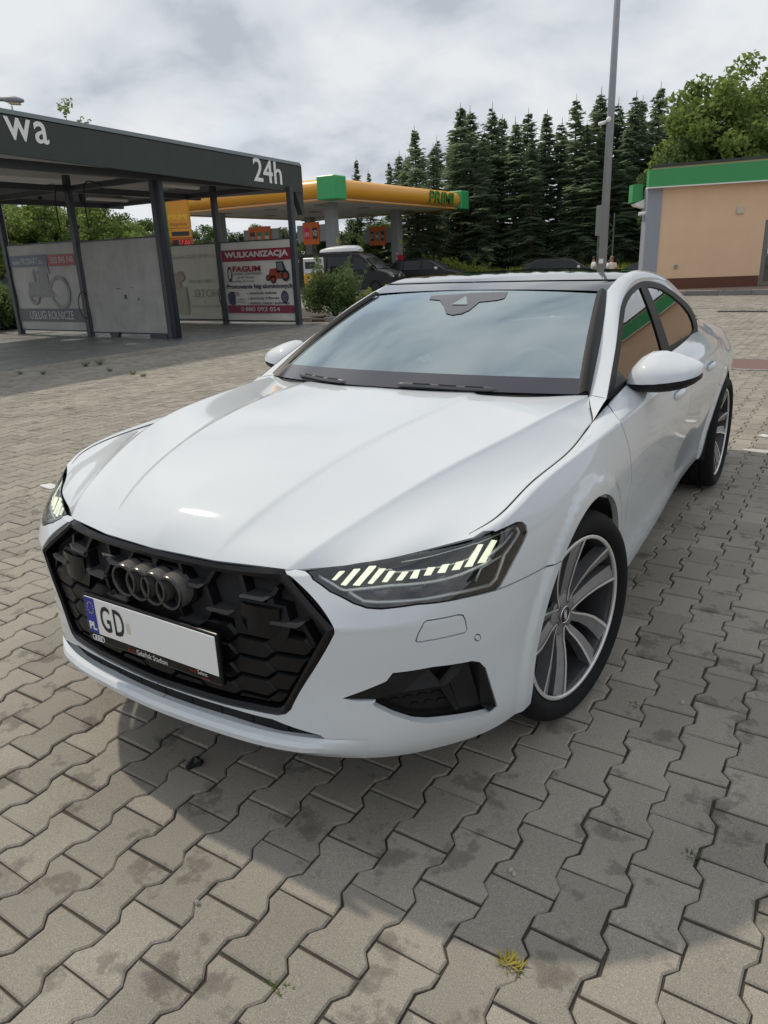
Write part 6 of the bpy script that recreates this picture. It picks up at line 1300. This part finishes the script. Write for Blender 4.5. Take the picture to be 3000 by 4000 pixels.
person((2322, 995), 42, -.42, R_(-150), mat('shirt_pale', (.58, .60, .60), rough=.8), 'person in a pale shirt with dark hair behind the grey estate car', mat('dark_hair', (.02, .017, .015), rough=.7), 0)
# ---- billboard seen from behind
p = atd((2352, 870), 50); BBd = empty('billboard', (p[0], p[1], -.4), R_(-42), label='back of a grey billboard on lattice posts beyond the car park', cat='billboard'); zt, zb_ = float(atd((2340, 800), 50)[2])+.4, float(atd((2340, 920), 50)[2])+.4
M_bb = mat('billboard_back', (.19, .205, .22), rough=.55, var=.1, vscale=2)
for i in range(3):
    for j in range(2): V, F = box(-.72+.48*i+.004, -.72+.48*(i+1)-.004, -.02, .02, zb_+(zt-zb_)/2*j+.004, zb_+(zt-zb_)/2*(j+1)-.004); mesh('panel', V, F, M_bb, BBd)
for x in (-.45, .45):
    for y in (.06, .55): V, F = tube([(x, y, 0), (x, y, zt-(.0 if y < .1 else .5))], .035, 8); mesh('post', V, F, M_galv, BBd)
    for k in range(4): z0 = .3+.85*k; V, F = tube([(x, .06, z0), (x, .55, z0+.42), (x, .06, z0+.85)], .018, 6); mesh('brace', V, F, M_galv, BBd)
for z in (zb_+.3, zb_+1.0): V, F = box(-.72, .72, .025, .06, z, z+.05); mesh('rail', V, F, M_galv, BBd)
# ---- grass verge, fence, hedge
V = []; 
M_grass = mat('verge_grass', (.14, .20, .035), rough=.9, var=.35, vscale=.8, bump=.6, bscale=8)
V, F = grid(np.array([[(x, y, -.42+.95*_smf((math.hypot(x-1.5, y+2.1)-43.5)/6)+.04*math.sin(x*1.3+y)) for y in np.arange(36, 66, 1.0)] for x in np.arange(-17, 12, 1.0)])); 
GV = tag(mesh('grass_verge', V, F, M_grass, smooth=True), kind='structure')
v, f = [], []; g = np.random.RandomState(4); n = 9000; an_ = g.uniform(-.44, .1, n); dd_ = g.uniform(44.2, 52, n); px = 1.5+dd_*np.sin(an_); py = -2.1+dd_*np.cos(an_); V = np.zeros((n*3, 3)); hgt = g.uniform(.12, .42, n); a = g.uniform(0, 6.28, n); zg = np.array([-.42+.95*_smf((d-43.5)/6) for d in dd_])
V[0::3] = np.c_[px-.03*np.cos(a), py-.03*np.sin(a), zg]; V[1::3] = np.c_[px+.03*np.cos(a), py+.03*np.sin(a), zg]; V[2::3] = np.c_[px+g.normal(0, .06, n), py+g.normal(0, .06, n), zg+hgt]; tag(mesh('tall_grass', V, [(3*i, 3*i+1, 3*i+2) for i in range(n)], M_leafy), 'tall uneven grass growing on the verge', 'grass', kind='stuff')
# fence
fa, fb2 = np.array([-34.0, 46.5]), np.array([5.0, 60.0]); fd = (fb2-fa)/np.linalg.norm(fb2-fa); FL = np.linalg.norm(fb2-fa); FE = empty('mesh_fence', (fa[0], fa[1], 0), math.atan2(fd[1], fd[0]), label='tall wire mesh fence with grey posts before the spruces', cat='fence')
pv, pf = tube([(0, 0, 0), (0, 0, 2.5)], .04, 8); pm = None
for k in range(int(FL/3.2)):
    if pm is None: o = mesh('post', pv, pf, M_galv, FE); pm = o.data
    else: o = bpy.data.objects.new('post', pm); COL.objects.link(o); o.parent = FE
    o.location = (k*3.2, 0, -.3)
parts = [tube([(0, 0, z), (FL, 0, z)], .006, 3, False) for z in np.arange(.2, 2.1, .2)]+[tube([(x, 0, .1), (x, 0, 2.1)], .004, 3, False) for x in np.arange(0, FL, .35)]; V, F = join(parts); tag(mesh('mesh_wires', V, F, mat('wire_dark', (.05, .055, .05), rough=.6), FE), kind='stuff')
for k, (px, d, rx, ry, h, m_, lb) in enumerate((((1720, 1035), 46, 1.6, 1.2, 1.75, M_leafy, 'broad yellow green juniper hedge clump beside the black estate car'), ((1800, 1045), 46, 1.8, 1.1, 1.4, M_leafy, 'low end of the yellow green juniper hedge clump'), ((15, 1170), 26, 1.5, 1.2, 1.35, M_leafd, 'dark green hedge bush behind the first wash post'), ((-60, 1160), 25, 1.3, 1.0, 1.3, M_leafd, 'dark green hedge bush beside the blue car'))):
    p = atd(px, d); bush('hedge_bush', (p[0], p[1], -.1), rx, ry, h, 3200, .075, m_, lb, 'bush', seed=60+k, spikes=14, elong=1.6)
# ---- trees
def spruce_mesh(H, R, seed, dens=1.0):
    g = np.random.RandomState(seed); cs = []; q = []; parts = []
    z = .9
    Vq = []; 
    while z < H-.25:
        f = 1-z/H; L = R*(f**.78)*(.8+.4*g.rand()); nb = int(4+4*f*dens+g.randint(0, 4)); L *= (.75 if g.rand() < .25 else 1.0)
        for b in range(nb):
            a = g.rand()*6.283; z1_ = z+g.uniform(-.28, .28); l = L*(.35+.8*g.rand()); rise = .35*(1-f)-.25*f; cnt = max(3, int(l/.20*dens))
            dirn = np.array([math.cos(a), math.sin(a), rise]); side = np.array([-math.sin(a), math.cos(a), 0])
            for k in range(cnt):
                t = (k+.6)/cnt; p = np.array([0, 0, z1_])+dirn*l*t+np.array([0, 0, -.35*f*l*t*t+.10*t*t*l])
                w_ = (.42*(1-t*.55)+.08)*min(1, l/.9+.25)
                for e in (-1, 1):
                    tip = p+side*e*w_*(.8+.4*g.rand())+dirn*w_*.55+np.array([0, 0, g.normal(-.07, .06)]); wd = np.array([0, 0, .035])+dirn*.06
                    Vq.append([p-wd*.8, tip-wd*.25, tip+wd*.25, p+wd])
            tip = np.array([0, 0, z1_])+dirn*l*1.06+np.array([0, 0, -.25*f*l]); b0 = np.array([0, 0, z1_])+dirn*l*.75+np.array([0, 0, -.2*f*l*.56]); Vq.append([b0-side*.05, tip, b0+side*.05, b0+np.array([0, 0, .06])])
        z += .09+.10*f+.10*g.rand()
    for k in range(7):
        zz_ = H-.1-.16*k; a0 = g.rand()*6.28
        for b in range(4): a = a0+b*1.57; d = np.array([math.cos(a), math.sin(a), .55]); l = .10+.07*k; p0 = np.array([0, 0, zz_]); Vq.append([p0, p0+d*l*.5+np.array([0, 0, .02]), p0+d*l, p0+d*l*.5-np.array([0, 0, .02])])
    V = np.array(Vq).reshape(-1, 3); F = [(4*i, 4*i+1, 4*i+2, 4*i+3) for i in range(len(Vq))]
    return V, F, tube([(0, 0, -.3), (0, 0, H*.5), (0, 0, H+.35)], [.015*H, .009*H, .008], 7)
spv = []
for k in range(4):
    V, F, T = spruce_mesh(11.0, 2.1, 100+k); a = mesh('crown', V, F, M_spr); b = mesh('trunk', *T, M_bark); spv.append((a.data, b.data)); bpy.data.objects.remove(a); bpy.data.objects.remove(b)
def spruce(px, pyt, d, k, label, group, wid=1.0):
    p = atd((px, 1000), d); zt = float(atd((px, pyt), d)[2]); H = zt+.3; s = H/11.35; r = empty('spruce_tree', (p[0], p[1], -.3), random.uniform(0, 6.28), label=label, cat='tree', group=group); r.scale = (s*wid*1.05, s*wid*1.05, s); r.rotation_euler[0] = random.uniform(-.03, .03); r.rotation_euler[1] = random.uniform(-.03, .03)
    for nm, dt in (('crown', spv[k % 4][0]), ('trunk', spv[k % 4][1])): o = bpy.data.objects.new(nm, dt); COL.objects.link(o); o.parent = r
SP = 'spruces behind the mesh fence'; lab1 = 'dark spruce in the row behind the mesh fence'
tops = [(1640, 490, 52), (1605, 600, 54), (1700, 560, 53), (1760, 520, 55), (1805, 400, 54), (1845, 412, 56), (1880, 500, 53), (1913, 396, 55), (1965, 440, 56), (2010, 455, 54), (2040, 420, 55), (2075, 520, 53), (2105, 432, 56), (2165, 460, 55), (2235, 365, 54), (2308, 342, 55), (2275, 470, 53), (2375, 385, 55), (2345, 460, 54), (2430, 360, 54), (2468, 372, 56), (2420, 480, 53), (2545, 318, 54), (2510, 450, 55), (2600, 420, 56), (2670, 430, 57)]
for k, (a, b, d) in enumerate(tops): spruce(a, b, d, k, lab1, SP, 1.15+.35*random.random())
for k, (a, b, d) in enumerate(((1395, 612, 58), (1455, 655, 60), (1535, 620, 58))): spruce(a, b, d, k, 'distant spruce whose thin top shows above the orange canopy', 'spruce tops above the canopy', .8)
for k in range(16): spruce(1560+k*78+random.uniform(-20, 20), 560+random.uniform(-40, 60), 63, k+1, 'spruce in the back rank behind the fence row', 'spruces of the back rank', 1.25)
def decid_mesh(H, R, seed, n=15000, leaf=.13, z0=.22):
    g = np.random.RandomState(seed); cs = []; 
    for k in range(120):
        d = g.normal(size=3); d /= np.linalg.norm(d); q = g.rand()**.4; z = H*(z0+(1-z0)*.5)+d[2]*q*H*(1-z0)*.47; f = 1-abs((z/H-.55)/.6)**2.2; cs.append((d[0]*q*R*max(.3, f), d[1]*q*R*max(.3, f), z))
    V, F = leafcloud(cs, (R*.20, R*.20, H*.060), n, leaf, seed, .6, 1.0); parts = [tube([(0, 0, -.4), (.05, 0, H*.3), (.1, .05, H*.62), (.1, .05, H*.9)], [.022*H, .016*H, .010*H, .003*H], 8)]
    for k in range(0, 120, 6): c = np.array(cs[k]); b0 = np.array([.08, .03, min(c[2]*.75, H*.7)]); parts.append(tube([b0, b0*.5+c*.5+np.array([0, 0, .1]), c], [.006*H, .004*H, .002*H], 5))
    return V, F, join(parts)
dv = []
for k in range(3): V, F, T = decid_mesh(10, 3.6, 300+k, 17000); dv.append((V, F, T))
def decid(px, pyt, d, k, m, label, zg=-.3, wid=1.0, group=None):
    p = atd((px, 1000), d); zt = float(atd((px, pyt), d)[2]); s = (zt-zg)/10.0; r = empty('broadleaf_tree', (p[0], p[1], zg), random.uniform(0, 6.28), label=label, cat='tree', group=group); r.scale = (s*wid, s*wid, s)
    V, F, T = dv[k % 3]; key = (k % 3, m.name)
    if key not in dcache: a = mesh('crown', V, F, m, r); b = mesh('trunk', *T, M_bark, r); dcache[key] = (a.data, b.data)
    else:
        for nm, dt in zip(('crown', 'trunk'), dcache[key]): o = bpy.data.objects.new(nm, dt); COL.objects.link(o); o.parent = r
dcache = {}
decid(2805, 222, 46, 0, M_leaf, 'big light green broadleaf tree behind the shop roof', wid=1.05); decid(3020, 205, 48, 1, M_leaf, 'tall darker broadleaf tree at the far side of the shop roof', wid=1.0); decid(2640, 520, 44, 2, M_leafd, 'lower broadleaf tree between the spruces and the shop', wid=.8); decid(3190, 250, 50, 2, M_leaf, 'broadleaf tree beyond the shop door', wid=1.1); decid(2900, 430, 50, 1, M_leafd, 'shaded broadleaf tree filling in behind the shop', wid=1.2)
lw = ['broadleaf tree behind the car wash', 'trees behind the car wash']
for k, (px, py, d) in enumerate(((-120, 700, 36), (40, 735, 40), (170, 745, 38), (300, 760, 41), (420, 790, 38), (520, 820, 40), (610, 850, 44), (700, 880, 50), (800, 870, 55), (900, 890, 50), (1010, 880, 55), (1130, 880, 58), (1240, 890, 55), (1380, 860, 58), (1480, 850, 56), (-300, 690, 40))): decid(px, py, d, k, M_leaf if k in (2, 3, 4, 0) else M_leafd, 'broadleaf tree in the row behind the wash and canopy', wid=1.15, group='trees behind the wash and canopy')
# trees and a shop wing on the other side of the yard: they show in the side windows
for k, (x, y, s) in enumerate(((26, 7, .85), (29, 13, 1.0), (24, 0, .6), (31, 20, 1.1), (33, 3, .95))):
    r = empty('broadleaf_tree', (x, y, -.1), k*1.3, label='broadleaf tree across the yard from the car', cat='tree', group='trees across the yard'); r.scale = (s, s, s*.95)
    for nm, dt in zip(('crown', 'trunk'), dcache[(k % 3, 'leaf_green')] if (k % 3, 'leaf_green') in dcache else list(dcache.values())[0]): o = bpy.data.objects.new(nm, dt); COL.objects.link(o); o.parent = r
# ---- small things on the paving
p = gnd((2940, 1425)); MH = empty('manhole_cover', (p[0], p[1], .003), label='round rust brown manhole cover set in the paving', cat='manhole'); V, F = lathe([(.0, .48), (.008, .47), (.008, .0)], 40, axis='z'); mesh('lid', V, F, mat('rust_iron', (.17, .10, .085), rough=.8, var=.2, vscale=12, bump=.4, bscale=40), MH); V, F = lathe([(.0, .55), (.010, .54), (.010, .49), (.0, .485)], 40, axis='z'); mesh('ring', V, F, M_kerb, MH)
p = gnd((2900, 1217)); GRt = empty('drain_grate', (p[0], p[1], .002), label='dark slotted drain grate in the paving before the shop', cat='drain'); V, F = box(-.55, .55, -.18, .18, 0, .006); mesh('frame', V, F, M_gap, GRt)
for k in range(12): V, F = box(-.52+.088*k, -.52+.088*k+.05, -.15, .15, .006, .014); mesh('grate_bar', V, F, M_wsteel, GRt)
def litter(px, sx, sy, m, label, seed, cat='litter', hz=.012):
    p = gnd(px); g = np.random.RandomState(seed); n = 9; r = [(sx*(.7+.5*g.rand())*math.cos(t), sy*(.7+.5*g.rand())*math.sin(t), .004+hz*g.rand()) for t in np.linspace(0, 6.283, n+1)[:-1]]; V = np.array(r+[(0, 0, .010+hz)]+[(x, y, .001) for x, y, z in r]); F = [(i, (i+1) % n, n) for i in range(n)]+[(n+1+i, n+1+(i+1) % n, (i+1) % n, i) for i in range(n)]; o = mesh('litter', V, F, m); o.location = (p[0], p[1], .0); tag(o, label, cat)
M_paper = mat('paper_white', (.66, .66, .64), rough=.8)
litter((190, 1902), .085, .05, M_paper, 'crumpled white paper scrap on the sunlit paving near the headlight', 1); litter((2985, 1705), .05, .04, M_paper, 'white paper scrap on the paving beyond the rear wheel', 2); litter((2960, 1762), .11, .06, mat('paint_splash', (.46, .45, .43), rough=.8), 'pale dried splash on the paving behind the rear wheel', 3, 'splash', .001)
litter((762, 2985), .022, .030, M_black, 'small black lump on the paving in the shade of the bumper', 4, 'stone', .02)
for k, px in enumerate(((2665, 2748), (2413, 3605), (2008, 3420), (770, 3530), (1995, 3405))): litter(px, .006, .005, mat('pebble', (.45, .40, .36), rough=.8), 'tiny pebble lying in the paver joints', 10+k, 'pebble', .006); bpy.data.objects[-1] if False else None
for o in bpy.data.objects:
    if o.name.startswith('litter') and o.get('category') == 'pebble': o.name = 'pebble'; o['group'] = 'pebbles in the paver joints'
def tuft(px, n, h, m, label, seed, group=None):
    p = gnd(px); g = np.random.RandomState(seed); V = []; 
    for i in range(n): a = g.rand()*6.28; r0 = .012*g.rand(); l = h*(.5+.7*g.rand()); w_ = .0022; b = np.array([r0*math.cos(a)+g.normal(0, .012), r0*math.sin(a), -.006]); d = np.array([math.cos(a)*.9, math.sin(a)*.9, .55+.5*g.rand()]); sd = np.array([-math.sin(a), math.cos(a), 0])*w_; V += [b-sd, b+sd, b+d*l*.6+sd*.8, b+d*l*.6-sd*.8, b+d*l]
    F = []
    for i in range(n): F += [(5*i, 5*i+1, 5*i+2, 5*i+3), (5*i+3, 5*i+2, 5*i+4)]
    o = mesh('weed_tuft', V, F, m); o.location = (p[0], p[1], 0); tag(o, label, 'weed', group)
M_dry = mat('dry_grass', (.30, .25, .035), rough=.7, var=.4, vscale=60)
tuft((1990, 3765), 60, .024, M_dry, 'yellowed grass tuft growing from a joint at the shadow edge', 1); tuft((1092, 3862), 26, .014, M_leaf, 'tiny green weed in a joint of the sunlit paving', 2); tuft((2480, 2755), 30, .014, M_leafd, 'dark moss tuft in a joint by the front wheel', 3); tuft((2710, 3345), 26, .016, M_leafd, 'dark sparse weed in a shaded joint away from the wheel', 4)
for k, px in enumerate(((335, 1432), (390, 1425), (80, 1462), (170, 1462), (430, 1450), (520, 1462), (560, 1470))): tuft(px, 70, .16 if k < 2 else .07, M_leafd, 'grass tuft in the shaded paving before the car wash', 30+k, 'grass tufts before the car wash')
